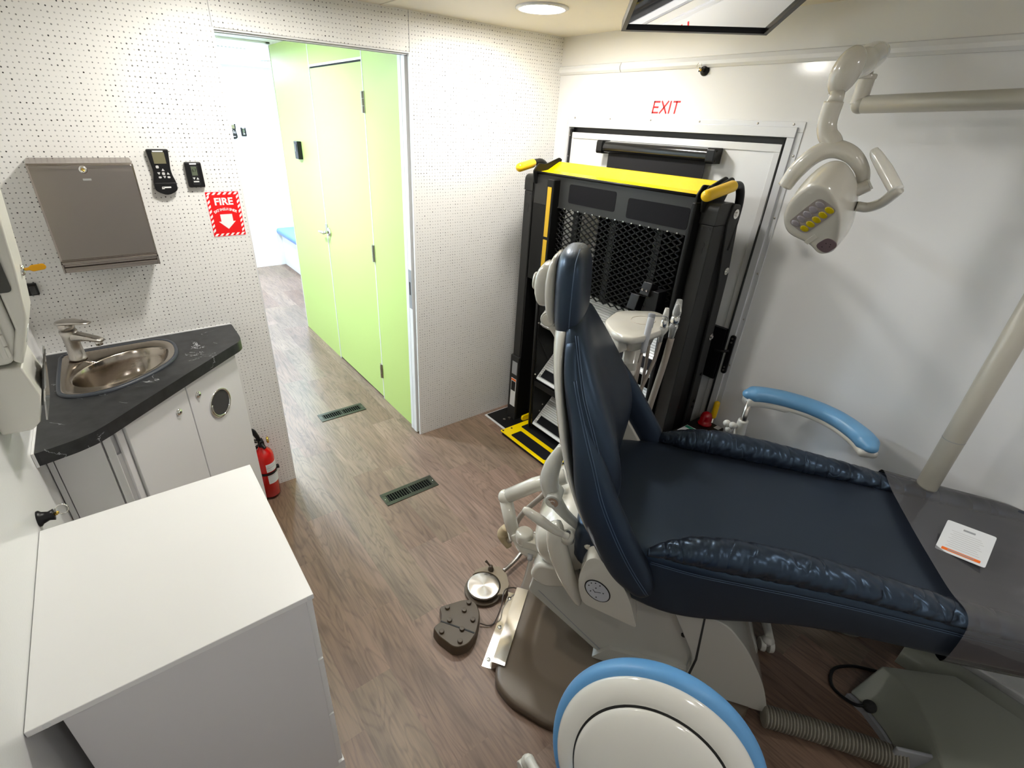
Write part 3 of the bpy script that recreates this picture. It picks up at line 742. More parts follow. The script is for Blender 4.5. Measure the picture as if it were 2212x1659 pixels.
remote((-1.9055, 0, 1.503), WALLA(0, 0, 0), 'black hand-shaped remote controller on the perforated wall beside the towel dispenser', 'black remote controllers on walls')
thermostat((-1.805, 0, 1.492), WALLA(0, 0, 0), 'black rectangular thermostat on the perforated wall above the fire sign', 'black wall thermostats')
remote((-0.765, 4.30, 1.50), WALLA(0, 0, 0), 'small black remote controller on the far hall wall', 'black remote controllers on walls')
thermostat((-0.660, 4.30, 1.497), WALLA(0, 0, 0), 'small black thermostat on the far hall wall beside the remote', 'black wall thermostats')

# black control box on the green wall
t = thing('wall_switch', 'black control box on the lime green hall wall', 'wall switch', (gx, 1.66, 1.475))
bm = bm_new(); add_prism(bm, rrect(0.075, 0.115, 0.006), 0, 0.032, WALLB(0, 0, 0)); obj('body', bm, 'black', t, bevel=0.004)
bm = bm_new(); add_prism(bm, rrect(0.030, 0.05, 0.003, 0, 0.015), 0.031, 0.034, WALLB(0, 0, 0)); obj('screen', bm, 'blackg', t)
# small black latch on the perforated wall beside the sharps cabinet
t = thing('wall_clip', 'small black plastic clip on the perforated wall behind the sharps cabinet', 'clip', (-2.372, 0, 1.142))
bm = bm_new(); add_prism(bm, rrect(0.030, 0.040, 0.003), 0, 0.014, WALLA(0, 0, 0)); obj('base', bm, 'black', t, bevel=0.002)
bm = bm_new(); add_prism(bm, rrect(0.018, 0.030, 0.003), 0.013, 0.024, WALLA(0.004, 0, 0)); obj('catch', bm, 'blackg', t, bevel=0.002)

# fire extinguisher sign
t = thing('fire_extinguisher_sign', 'red and white FIRE EXTINGUISHER sign with a down arrow beside the doorway', 'sign', (-1.7255, 0, 1.3465))
mt = WALLA(0, 0, 0)
bm = bm_new(); add_prism(bm, rrect(0.121, 0.170, 0.003), 0, 0.0010, mt); obj('backing', bm, 'signwhite', t)
bm = bm_new(); add_prism(bm, rrect(0.1165, 0.1655, 0.002), 0.001, 0.0014, mt); obj('red_face', bm, 'signred', t)
bm = bm_new(); a, b_ = 0.0575, 0.082
def para(cx, cy, hor):
    w2, s = (0.0046, 0.0042)
    if hor: pts = [(cx - w2 - s, cy - 0.0045), (cx + w2 - s, cy - 0.0045), (cx + w2 + s, cy + 0.0045), (cx - w2 + s, cy + 0.0045)]
    else: pts = [(cx - 0.0045, cy - w2 - s), (cx + 0.0045, cy - w2 + s), (cx + 0.0045, cy + w2 + s), (cx - 0.0045, cy + w2 - s)]
    add_prism(bm, pts, 0.0014, 0.0017, mt)
for k in range(6):
    for s in (-1, 1): para(-0.0475 + k * 0.019, s * 0.0765, True)
for k in range(8):
    for s in (-1, 1): para(s * 0.0520, -0.0605 + k * 0.0178, False)
obj('stripes', bm, 'signwhite', t)
bm = bm_new()
text_into(bm, 'FIRE', 0.036, mt @ Matrix.Translation((0, 0.046, 0.0016)) @ Matrix.Diagonal((1.02, 1, 1, 1)), bold=0.0012, extr=0.0002)
word = 'EXTINGUISHER'; RR = 0.075
for i, ch in enumerate(word):
    ang = (i - (len(word) - 1) / 2) * 0.094
    text_into(bm, ch, 0.0125, mt @ Matrix.Translation((RR * math.sin(ang), 0.0185 - RR + RR * math.cos(ang), 0.0016)) @ Matrix.Rotation(-ang, 4, 'Z'), bold=0.0004, extr=0.0002)
add_prism(bm, [(-0.0215, 0.000), (0.0215, 0.000), (0.0215, -0.027), (0.0305, -0.027), (0, -0.056), (-0.0305, -0.027), (-0.0215, -0.027)], 0.0014, 0.0018, mt)
obj('lettering', bm, 'signwhite', t)

# fire extinguisher
t = thing('fire_extinguisher', 'red fire extinguisher with black valve strapped to the wall by the doorway', 'fire extinguisher', (-1.786, -0.062, 0.012))
bm = bm_new(); add_lathe(bm, [(0.0, 0), (0.040, 0), (0.044, 0.006), (0.044, 0.225), (0.041, 0.245), (0.032, 0.262), (0.018, 0.275), (0.016, 0.285), (0, 0.285)], seg=40); obj('cylinder', bm, 'red', t, smooth=True)
def wrap(name, m, z0, z1, a0, a1, r=0.0445, th=0.0006, sub=None):
    bm = bm_new(); n = 20
    vs = []
    for k in range(n + 1):
        a = a0 + (a1 - a0) * k / n
        vs.append([(r * math.cos(a), r * math.sin(a), z0), (r * math.cos(a), r * math.sin(a), z1), ((r + th) * math.cos(a), (r + th) * math.sin(a), z1), ((r + th) * math.cos(a), (r + th) * math.sin(a), z0)])
    loft(bm, vs); return obj(name, bm, m, t, smooth=False)
wrap('instruction_label', 'label', 0.155, 0.20, -1.75, -0.15); wrap('lower_label', 'label', 0.085, 0.135, -1.75, -0.15)
wrap('label_print', 'labelgrey', 0.176, 0.178, -1.7, -0.2, 0.0451, 0.0002); wrap('label_print', 'labelgrey', 0.128, 0.1295, -1.7, -0.2, 0.0451, 0.0002)
for zz in (0.095, 0.101, 0.107, 0.113, 0.119, 0.160, 0.166, 0.184, 0.190): wrap('label_print', 'key', zz, zz + 0.0018, -1.62, -0.35, 0.0451, 0.0002)
wrap('strap', 'black', 0.138, 0.150, 0, 2 * PI, 0.0447, 0.003)
box_obj('strap_buckle', (0.040, -0.012, 0.138), (0.058, 0.004, 0.156), 'black', t, bevel=0.003)
bm = bm_new(); add_cyl(bm, (0, 0, 0.283), (0, 0, 0.305), 0.014); add_box(bm, (0, -0.004, 0.312), (0.020, 0.034, 0.022))
add_cyl(bm, (0.0, -0.015, 0.305), (0.006, -0.040, 0.292), 0.009, 0.008)
obj('valve', bm, 'black', t, bevel=0.002)
bm = bm_new(); add_tube(bm, [(-0.004, 0.0, 0.320), (-0.010, 0.0, 0.338), (-0.022, 0.0, 0.372), (-0.030, 0.0, 0.385)], [0.007, 0.010, 0.012, 0.010], seg=12); obj('lever', bm, 'black', t, smooth=True)
bm = bm_new(); add_tube(bm, [(-0.008, 0.0, 0.315), (-0.030, 0.006, 0.318), (-0.052, 0.01, 0.300), (-0.056, 0.01, 0.25), (-0.05, 0, 0.20)], 0.009, seg=12); obj('hose', bm, 'black', t, smooth=True)
bm = bm_new(); add_lathe(bm, [(0.0, 0), (0.014, 0), (0.016, 0.004), (0.016, 0.008), (0, 0.008)], (0.026, -0.006, 0.314), align((1, -0.3, 0.1))); obj('pressure_gauge', bm, 'brass', t, smooth=True)
bm = bm_new(); add_cyl(bm, (0.010, -0.008, 0.312), (0.030, -0.006, 0.355), 0.0012, seg=8); obj('safety_tie', bm, 'signwhite', t)
bm = bm_new(); add_tube(bm, [V((-0.030 + 0.013 * math.cos(a), -0.018, 0.322 + 0.013 * math.sin(a))) for a in [2 * PI * k / 20 for k in range(21)]], 0.0012, seg=6, smooth=False); obj('pull_pin', bm, 'chrome', t, smooth=True)
box_obj('wall_bracket', (-0.02, 0.044, 0.06), (0.02, 0.0615, 0.26), 'black', t)

# ================================================================== sink corner
cab = thing('sink_cabinet', 'white corner cabinet with angled doors under the slate countertop', 'cabinet', (0, 0, 0))
ct = 0.860
body = [(WX + 0.001, -0.001), (WX + 0.001, -0.615), (-2.262, -0.615), (-2.245, -0.605), (-1.838, -0.200), (-1.838, -0.001)]
bm = bm_new(); add_prism(bm, [(x + 0.0, y + 0.0) for x, y in [(WX + 0.001, -0.001), (WX + 0.001, -0.600), (-2.268, -0.600), (-2.252, -0.590), (-1.852, -0.195), (-1.838, -0.001)]], 0.07, 0.765, None); obj('carcass', bm, 'whiteg', cab)
bm = bm_new(); add_prism(bm, [(WX + 0.001, -0.001), (WX + 0.001, -0.54), (-2.29, -0.54), (-1.90, -0.16), (-1.86, -0.001)], 0.0, 0.07, None); obj('plinth', bm, 'whiteg', cab)
def panel(name, p, q, z0, z1, th, m, parent, off=0.0, bev=0.002):
    p, q = V((*p, 0)), V((*q, 0)); d = (q - p).normalized(); n = V((d.y, -d.x, 0))
    bm = bm_new(); mt_ = frame(p + n * off, d, n)
    add_bb(bm, (0, 0, -z1), ((q - p).length, th, -z0)) if False else None
    bm.free(); bm = bm_new()
    L_ = (q - p).length
    vs = [p + n * off, q + n * off, q + n * (off + th), p + n * (off + th)]
    a = [bm.verts.new(V((v.x, v.y, z0))) for v in vs]; b = [bm.verts.new(V((v.x, v.y, z1))) for v in vs]
    bm.faces.new(a); bm.faces.new(b)
    for i in range(4): bm.faces.new((a[i], a[(i + 1) % 4], b[(i + 1) % 4], b[i]))
    return obj(name, bm, m, parent, bevel=bev)
panel('stile', (WX + 0.002, -0.600), (-2.402, -0.600), 0.07, ct - 0.001, 0.014, 'whiteg', cab)
panel('front_panel', (-2.400, -0.600), (-2.286, -0.600), 0.075, ct - 0.001, 0.016, 'whiteg', cab)
panel('corner_post', (-2.283, -0.600), (-2.262, -0.598), 0.07, ct - 0.001, 0.016, 'whiteg', cab)
A = V((-2.252, -0.590, 0)); B = V((-1.852, -0.195, 0)); dd = (B - A).normalized()
def on(s): q = A + dd * s; return (q.x, q.y)
LL = (B - A).length
panel('door_stile', on(0.0), on(0.022), 0.07, ct - 0.004, 0.010, 'whiteg', cab)
da = panel('door', on(0.026), on(0.287), 0.085, ct - 0.012, 0.018, 'whiteg', cab)
db = panel('door', on(0.291), on(LL + 0.012), 0.085, ct - 0.012, 0.018, 'whiteg', cab)
nn = V((dd.y, -dd.x, 0))
panel('corner_filler', (-2.29, -0.602), on(0.03), 0.07, 0.8595, 0.004, 'whiteg', cab, off=-0.006, bev=0)
def knob(s, z, parent):
    c = A + dd * s + nn * 0.018 + V((0, 0, z)); bm = bm_new()
    add_lathe(bm, [(0.0125, 0), (0.0125, 0.003), (0.010, 0.005), (0.0075, 0.0052), (0.0070, 0.007), (0, 0.007)], c, align(nn)); obj('push_lock', bm, 'chrome', parent, smooth=True)
    bm = bm_new(); add_box(bm, c + nn * 0.0072, (0.008, 0.002, 0.0035), align(nn) @ Euler((PI / 2, 0, 0)).to_matrix()); obj('lock_button', bm, 'black', parent)
knob(0.232, 0.777, da); knob(0.335, 0.790, db)
c = A + dd * 0.432 + nn * 0.0178 + V((0, 0, 0.700))
bm = bm_new(); R = align(nn); seg = 48
prof = [(0.052, 0.0), (0.058, 0.0), (0.060, 0.003), (0.058, 0.005), (0.054, 0.0045), (0.052, 0.0)]
loft(bm, [[c + R @ V((r * math.cos(2 * PI * k / seg), r * math.sin(2 * PI * k / seg), z)) for k in range(seg)] for r, z in prof], cap=False)
rg = obj('waste_ring', bm, 'chrome', db, smooth=True)
bm = bm_new(); add_cyl(bm, c + nn * 0.0003, c + nn * 0.0012, 0.0525, seg=48); obj('waste_opening', bm, mat('bin_liner_dark', (0.05, 0.05, 0.055), 0.3), db)
bm = bm_new(); tube_in = [c + nn * 0.004 + R @ V((0.050 * math.cos(a), 0.050 * math.sin(a), 0)) for a in [PI * 0.9 + 1.9 * k / 12 for k in range(13)]]
add_tube(bm, tube_in, 0.0028, seg=8, smooth=False); obj('inner_rim', bm, 'chrome', db, smooth=True)

# countertop with a hole for the basin
outer = [(WX + 0.0015, -0.0015), (WX + 0.0015, -0.712), (-2.33, -0.690), (-2.285, -0.670), (-2.245, -0.635), (-2.19, -0.58), (-2.02, -0.415), (-1.86, -0.262), (-1.812, -0.218), (-1.796, -0.190), (-1.793, -0.150), (-1.792, -0.0015)]
NB = 40
def sink_pt(k, off=0.0, n=NB):
    # D-shaped basin rim: rounded corner at left, large bow to the front right
    t = k / n
    pts = sink_outline; m_ = len(pts); i = int(t * m_) % m_; return pts[i]
raw = [(-2.352, -0.382), (-2.300, -0.416), (-2.215, -0.412), (-2.120, -0.352), (-2.055, -0.280), (-2.028, -0.200), (-2.030, -0.110), (-2.062, -0.062), (-2.110, -0.050), (-2.330, -0.050), (-2.356, -0.066), (-2.360, -0.100), (-2.362, -0.300)]
def closed_catmull(pts, n=5):
    P = [V((*p, 0)) for p in pts]; L_ = len(P); out = []
    for i in range(L_):
        a, b, c_, d = P[i - 1], P[i], P[(i + 1) % L_], P[(i + 2) % L_]
        for k in range(n):
            t_ = k / n
            q = 0.5 * ((2 * b) + (c_ - a) * t_ + (2 * a - 5 * b + 4 * c_ - d) * t_ * t_ + (-a + 3 * b - 3 * c_ + d) * t_ ** 3); out.append((q.x, q.y))
    return out
sink_outline = closed_catmull(raw)
def offset_poly(pts, d):
    n = len(pts); out = []
    area = sum(pts[i][0] * pts[(i + 1) % n][1] - pts[(i + 1) % n][0] * pts[i][1] for i in range(n))
    s = 1 if area > 0 else -1
    for i in range(n):
        p0, p1 = V((*pts[i - 1], 0)), V((*pts[(i + 1) % n], 0)); t_ = (p1 - p0).normalized(); nrm = V((t_.y, -t_.x, 0)) * s
        out.append((pts[i][0] + nrm.x * d, pts[i][1] + nrm.y * d))
    return out
def fill_with_hole(bm, outp, holep, z0, z1):
    for z in (z0, z1):
        eo = [bm.verts.new((x, y, z)) for x, y in outp]; eh = [bm.verts.new((x, y, z)) for x, y in holep]
        ed = [bm.edges.new((eo[i], eo[(i + 1) % len(eo)])) for i in range(len(eo))] + [bm.edges.new((eh[i], eh[(i + 1) % len(eh)])) for i in range(len(eh))]
        bmesh.ops.triangle_fill(bm, use_beauty=True, edges=ed)
        if z == z0: o0, h0 = eo, eh
        else: o1, h1 = eo, eh
    for a, b in ((o0, o1), (h0, h1)):
        for i in range(len(a)):
            j = (i + 1) % len(a); bm.faces.new((a[i], a[j], b[j], b[i]))
bm = bm_new(); fill_with_hole(bm, round_poly(outer, 0.012, 3), offset_poly(sink_outline, -0.012), ct + 0.0005, 0.900)
o = obj('countertop', bm, 'slate'); tag(o, 'dark slate countertop with a clipped corner holding the small sink', 'countertop')
bm = bm_new(); add_bb(bm, (WX + 0.0005, -0.715, 0.86), (WX + 0.006, -0.01, 0.903)); add_bb(bm, (WX + 0.001, -0.005, 0.9005), (-1.795, -0.0005, 0.904)); struct('trim_13', bm, 'whiteedge')

sk = thing('sink', 'small polished steel corner sink with a dark rubber rim', 'sink', (0, 0, 0))
def zring(pts, z): return [(x, y, z) for x, y in pts]
bm = bm_new(); loft(bm, [zring(offset_poly(sink_outline, 0.012), 0.9006), zring(offset_poly(sink_outline, 0.011), 0.907), zring(offset_poly(sink_outline, 0.002), 0.909), zring(offset_poly(sink_outline, -0.002), 0.903)], cap=False); obj('rubber_rim', bm, 'rubber', sk, smooth=True)
# basin: bowl inside the rim, offset to the lower right leaving a flat deck at upper left
bowl_c = V((-2.185, -0.238, 0)); bax = V((0.80, 0.60, 0)).normalized(); bay = V((-0.60, 0.80, 0))
cnt = V((sum(p[0] for p in sink_outline) / len(sink_outline), sum(p[1] for p in sink_outline) / len(sink_outline), 0))
def bowl_ring(s, z):
    out = []
    for (x, y) in sink_outline:
        q = V((x, y, 0)); d = q - bowl_c; ang = math.atan2(d.dot(bay), d.dot(bax))
        out.append((bowl_c.x + (bax.x * math.cos(ang) * 0.168 + bay.x * math.sin(ang) * 0.118) * s, bowl_c.y + (bax.y * math.cos(ang) * 0.168 + bay.y * math.sin(ang) * 0.118) * s, z))
    return out
inner = offset_poly(sink_outline, -0.006)
rim = [zring(offset_poly(sink_outline, 0.001), 0.906), zring(inner, 0.9075), zring(offset_poly(sink_outline, -0.014), 0.9035)]
# blend from rim outline to bowl ellipse, keeping the bowl inside the outline
b0 = bowl_ring(1.0, 0.902)
def lim(pts, ref):
    out = []
    for (x, y, z), (rx_, ry_) in zip(pts, ref):
        d = V((x, y, 0)) - bowl_c; r_ = V((rx_, ry_, 0)) - bowl_c
        if d.length > r_.length * 0.97: d = d.normalized() * r_.length * 0.97
        out.append((bowl_c.x + d.x, bowl_c.y + d.y, z))
    return out
ref = offset_poly(sink_outline, -0.018)
rings = rim + [lim(bowl_ring(1.0, 0.9022), ref), lim(bowl_ring(0.975, 0.897), ref), lim(bowl_ring(0.93, 0.87), ref), lim(bowl_ring(0.84, 0.825), ref), lim(bowl_ring(0.68, 0.792), ref), bowl_ring(0.4, 0.778), bowl_ring(0.16, 0.774)]
bm = bm_new(); loft(bm, rings, cap=False); bm.faces.new([v for v in bm.verts[-len(sink_outline):]]); obj('basin', bm, 'sinksteel', sk, smooth=True)
bm = bm_new(); add_lathe(bm, [(0.026, 0), (0.026, 0.003), (0.020, 0.002), (0, 0.001)], (bowl_c.x, bowl_c.y, 0.7745)); obj('drain', bm, 'chrome', sk, smooth=True)

fa = thing('faucet', 'brushed nickel single-lever faucet at the back left of the sink', 'faucet', (-2.313, -0.105, 0.9075))
bm = bm_new()
add_lathe(bm, [(0.027, 0), (0.027, 0.004), (0.0245, 0.006), (0.0225, 0.05), (0.0235, 0.085), (0.026, 0.105), (0, 0.106)], seg=32); obj('body', bm, 'steelv', fa, smooth=True)
bm = bm_new()
rings = []
for s, hw, z0, z1 in ((-0.012, 0.022, 0.062, 0.104), (0.02, 0.020, 0.068, 0.100), (0.055, 0.018, 0.070, 0.090), (0.085, 0.017, 0.066, 0.080), (0.100, 0.014, 0.064, 0.074)):
    d = V((0.86, -0.50, 0)).normalized(); n_ = V((-d.y, d.x, 0)); c = d * s + V((0, 0, (z0 + z1) / 2)); rings.append(sring(c, n_, (0, 0, 1), hw, (z1 - z0) / 2, 3.2, 20))
loft(bm, rings); obj('spout', bm, 'steelv', fa, smooth=True)
d = V((0.86, -0.50, 0)).normalized()
bm = bm_new(); add_cyl(bm, d * 0.085 + V((0, 0, 0.068)), d * 0.086 + V((0, 0, 0.052)), 0.011, seg=20); obj('aerator', bm, 'chrome', fa, smooth=True)
bm = bm_new(); add_cyl(bm, (0, 0, 0.109), (0, 0, 0.132), 0.0225, 0.024)
rings = []
for s, hw, z, th in ((-0.026, 0.014, 0.134, 0.006), (-0.01, 0.026, 0.136, 0.007), (0.02, 0.026, 0.138, 0.006), (0.05, 0.019, 0.136, 0.0045), (0.078, 0.012, 0.134, 0.003)):
    n_ = V((-d.y, d.x, 0)); rings.append(sring(d * s + V((0, 0, z)), n_, (0, 0, 1), hw, th, 2.6, 20))
loft(bm, rings); obj('lever_handle', bm, 'steelv', fa, smooth=True)

# ================================================================== sharps cabinet and tray on the left wall
t = thing('sharps_disposal_cabinet', 'cream locking wall cabinet with an amber key at the left edge', 'cabinet', (0, 0, 0))
def yprism(name, poly, y0, y1, m, parent, bevel=0.004):
    bm = bm_new(); add_prism(bm, poly, -y1, -y0, frame((0, 0, 0), (1, 0, 0), (0, 0, 1))); return obj(name, bm, m, parent, bevel=bevel, seg=3)
yA, yB = -0.86, -0.735
hs = yprism('housing', [(WX + 0.001, 1.205), (-2.352, 1.203), (-2.340, 1.215), (-2.322, 1.27), (-2.322, 1.63), (WX + 0.001, 1.63)], yA, yB, 'disp', t, 0.010)
cv = yprism('front_cover', [(-2.346, 1.212), (-2.331, 1.200), (-2.294, 1.30), (-2.280, 1.40), (-2.268, 1.54), (-2.285, 1.62), (-2.318, 1.625), (-2.320, 1.28)], yA - 0.002, yB + 0.002, 'disp', t, 0.006)
bm = bm_new()
add_lathe(bm, [(0.0125, 0), (0.0125, 0.004), (0.010, 0.008), (0.006, 0.009), (0, 0.009)], (-2.284, -0.785, 1.385), align((1, 0, -0.08))); lk = obj('lock', bm, 'chrome', cv, smooth=True)
bm = bm_new(); mk = frame((-2.276, -0.785, 1.385), (1, 0.1, 0.05), (0, 0.5, 1))
add_prism(bm, round_poly([(0, -0.003), (0.008, -0.003), (0.012, -0.007), (0.034, -0.006), (0.038, 0.0), (0.034, 0.007), (0.012, 0.007), (0.008, 0.003), (0, 0.003)], 0.003, 3), -0.0016, 0.0016, mk); obj('amber_key', bm, 'amber', lk, bevel=0.001)
bm = bm_new(); add_prism(bm, rrect(0.040, 0.13, 0.010), -0.001, 0.002, frame((-2.318, yA - 0.003, 1.425), (1, 0, 0), (0, 0, 1))); obj('window', bm, 'smoke', t)
bm = bm_new()
for z in (1.235, 1.262, 1.289): add_cyl(bm, (-2.345, yA - 0.004, z - 0.012), (-2.345, yA - 0.004, z + 0.012), 0.004, seg=12)
add_bb(bm, (-2.358, yA - 0.004, 1.22), (-2.345, yA - 0.001, 1.305)); obj('hinge', bm, 'disp', t, bevel=0.001)
bm = bm_new(); add_prism(bm, rrect(0.03, 0.035, 0.002), 0, 0.001, frame((-2.3125, -0.80, 1.25), (0, 1, 0), (0.36, 0, 1))); obj('embossed_label', bm, 'label', t)
t2 = thing('wall_tray', 'cream wall tray with a black window below the keyed cabinet', 'wall tray', (0, 0, 0))
yC, yD = -0.86, -0.70
yprism('housing', [(WX + 0.001, 1.044), (-2.364, 1.040), (-2.346, 1.056), (-2.326, 1.12), (-2.336, 1.195), (WX + 0.001, 1.202)], yC, yD, 'disp', t2, 0.005)
bm = bm_new(); add_prism(bm, round_poly([(0, 0), (0.15, 0), (0.155, 0.05), (0.14, 0.14), (0.11, 0.14), (0.10, 0.09), (0.06, 0.06), (0.03, 0.07), (0, 0.06)], 0.012, 4), 0, 0.003, frame((-2.337, -0.855, 1.052), (0, 1, 0), (0.22, 0, 1))); obj('clear_front', bm, 'clearp', t2)
bm = bm_new(); add_prism(bm, rrect(0.115, 0.105, 0.01, 0.08, 0.068), 0, 0.003, frame((-2.3435, -0.845, 1.062), (0, 1, 0), (0.31, 0, 1))); obj('black_window', bm, 'smoke', t2)

# black key latch on the left wall above the white unit
t = thing('key_latch', 'black key latch with a steel ring behind the white drawer unit', 'latch', (WX, -0.90, 0.828))
R = align((1, 0, 0))
bm = bm_new(); add_lathe(bm, [(0.0195, 0), (0.0195, 0.004), (0.015, 0.008), (0.011, 0.020), (0.014, 0.030), (0.0, 0.030)], rot=R); obj('base', bm, 'black', t, smooth=True)
bm = bm_new(); add_cyl(bm, (0.030, 0, 0), (0.036, 0, 0), 0.004); add_sphere(bm, (0.036, 0.0, 0.002), 0.0045, u=10, v=8); obj('brass_core', bm, 'brass', t, smooth=True)
bm = bm_new(); add_tube(bm, [V((0.047 + 0.012 * math.cos(a), 0.0, 0.008 + 0.014 * math.sin(a))) for a in [2 * PI * k / 24 for k in range(25)]], 0.0015, seg=8, smooth=False); obj('ring', bm, 'chrome', t, smooth=True)

# white drawer unit in the left foreground
t = thing('drawer_unit', 'white laminate storage unit with a bare top in the left foreground', 'cabinet', (0, 0, 0))
box_obj('top_panel', (WX + 0.001, -1.467, 0.806), (-1.953, -0.938, 0.820), 'white', t, bevel=0.0015)
box_obj('body', (-2.378, -1.448, 0.10), (-1.966, -0.955, 0.8055), 'whiteg', t, bevel=0.0015)
box_obj('base_board', (-2.40, -1.440, 0.03), (-1.948, -0.95, 0.095), 'white', t, bevel=0.002)
bm = bm_new()
for (x, y) in ((-1.962, -1.4668), (-2.390, -1.4668)): add_cyl(bm, (x, y, 0.813), (x, y - 0.001, 0.813), 0.0055, seg=16)
obj('screw_caps', bm, 'label', t)
for k in range(3):
    f_ = box_obj('drawer', (-1.966, -1.44, 0.11 + k * 0.232), (-1.952, -0.962, 0.335 + k * 0.232), 'white', t, bevel=0.0015)
for (x, y) in ((-2.35, -1.40), (-2.35, -1.0), (-2.0, -1.40), (-2.0, -1.0)):
    bm = bm_new(); add_cyl(bm, (x, y - 0.01, 0.0155), (x, y + 0.01, 0.0155), 0.0155, seg=16); obj('caster', bm, 'black', t)
# ================================================================== folded wheelchair lift
lf = thing('wheelchair_lift', 'black folded wheelchair lift with yellow top plate, mesh platform and steps at the exit door', 'wheelchair lift', (0, 0, 0))
y0, y1 = -0.125, -1.215          # outer faces of the two towers
# floor plates
for (a, b_, nm) in ((-0.04, -0.245, 'base_plate'), (-1.10, -1.30, 'base_plate')):
    o = box_obj(nm, (-0.415, b_, 0.0005), (-0.02, a, 0.008), 'lift', lf, bevel=0.001)
    bm = bm_new()
    for x in (-0.37, -0.33): add_cyl(bm, (x, (a + b_) / 2 - 0.02, 0.008), (x, (a + b_) / 2 - 0.02, 0.020), 0.010, seg=6)
    obj('bolt', bm, 'steelv', o)
bm = bm_new(); add_bb(bm, (-0.43, -0.255, 0.0003), (-0.01, -0.03, 0.003)); obj('floor_trim', bm, 'alu', lf)
# towers: open channel posts
def tower(s):
    ya = y0 if s > 0 else y1; inner = -0.060 if s > 0 else 0.060
    yc = ya + inner / 2
    bm = bm_new()
    add_bb(bm, (-0.302, min(ya, ya + inner), 0.30 if s > 0 else 0.02), (-0.222, max(ya, ya + inner), 1.399))
    o = obj('tower_post', bm, 'liftpost', lf, bevel=0.004)
    bm = bm_new(); add_bb(bm, (-0.312, min(ya + 0.008 * s, ya + inner - 0.008 * s), 0.005), (-0.216, max(ya + 0.008 * s, ya + inner - 0.008 * s), 0.45)); obj('lower_sleeve', bm, 'liftpost', lf, bevel=0.004)
    # rounded cap
    bm = bm_new(); prof = round_poly([(0.302, 1.40), (0.302, 1.478), (0.20, 1.478), (0.20, 1.40)], [0.002, 0.03, 0.012, 0.002])
    add_prism(bm, [(x, z) for x, z in prof], min(ya, ya + inner) - 0.003, max(ya, ya + inner) + 0.003, Matrix(((-1, 0, 0, 0), (0, 0, 1, 0), (0, 1, 0, 0), (0, 0, 0, 1)))); obj('tower_cap', bm, 'liftpost', lf, bevel=0.003)
    bm = bm_new()
    for k in (-1, 1): add_cyl(bm, (-0.3005, yc + k * 0.014, 1.385), (-0.304, yc + k * 0.014, 1.385), 0.005, seg=12)
    obj('rivets', bm, 'seal', o)
    bm = bm_new(); add_cyl(bm, (-0.3015, yc, 1.325), (-0.3035, yc, 1.325), 0.0125, seg=20); add_cyl(bm, (-0.3015, yc - 0.001, 1.300), (-0.3035, yc - 0.001, 1.300), 0.008, seg=16); add_bb(bm, (-0.3034, yc - 0.0075, 1.300), (-0.3016, yc + 0.0075, 1.322)); obj('keyhole', bm, 'gap', o)
tower(1); tower(-1)
# parallelogram arms behind each tower
def slab(name, poly, ya, yb, m='lift', parent=lf, bevel=0.003):
    bm = bm_new(); add_prism(bm, [(x, z) for x, z in poly], ya, yb, Matrix(((1, 0, 0, 0), (0, 0, 1, 0), (0, 1, 0, 0), (0, 0, 0, 1)))); return obj(name, bm, m, parent, bevel=bevel)
for (ya, yb) in ((-0.130, -0.142), (-1.198, -1.212)):
    slab('side_plate', round_poly([(-0.225, 1.36), (-0.16, 1.0), (-0.10, 0.55), (-0.10, 0.03), (-0.235, 0.03), (-0.235, 1.36)], 0.01), ya, yb)
    slab('link_arm', round_poly([(-0.215, 1.475), (-0.165, 1.470), (-0.120, 1.20), (-0.10, 0.62), (-0.10, 0.10), (-0.15, 0.10), (-0.155, 0.6), (-0.175, 1.15), (-0.228, 1.40)], 0.012), ya - 0.016 if ya < -1 else ya + 0.012, yb - 0.014 if ya < -1 else yb + 0.020, 'liftpost')
bm = bm_new()
for (x, z, r) in ((-0.193, 1.438, 0.0175), (-0.150, 1.215, 0.015), (-0.128, 0.925, 0.015)):
    add_cyl(bm, (x, -1.225, z), (x, -1.231, z), r, seg=28); add_cyl(bm, (x, -1.231, z), (x, -1.236, z), r * 0.5, seg=6)
obj('pivot_washers', bm, 'chrome', lf)
bm = bm_new()
for z in (0.60, 0.57, 0.74): add_cyl(bm, (-0.12, -1.224, z), (-0.12, -1.231, z), 0.008, seg=12)
obj('pivot_bolt', bm, 'black', lf)
# inner dark backing of the side wells
for (ya, yb) in ((-0.186, -0.196), (-1.150, -1.158)): box_obj('inner_plate', (-0.298, yb, 0.03), (-0.06, ya, 1.46), 'lift', lf)
# yellow reflective strips on the inner left plate
bm = bm_new(); add_bb(bm, (-0.345, -0.374, 1.205), (-0.343, -0.347, 1.44)); add_bb(bm, (-0.345, -0.374, 1.02), (-0.343, -0.347, 1.19)); obj('yellow_strip', bm, mat('amber_reflector', (0.62, 0.38, 0.01), 0.4), lf)
box_obj('platform_side', (-0.3425, -0.385, 0.93), (-0.285, -0.335, 1.475), 'lift', lf, bevel=0.006)
box_obj('platform_side', (-0.3425, -1.150, 0.93), (-0.285, -1.130, 1.475), 'lift', lf, bevel=0.006)
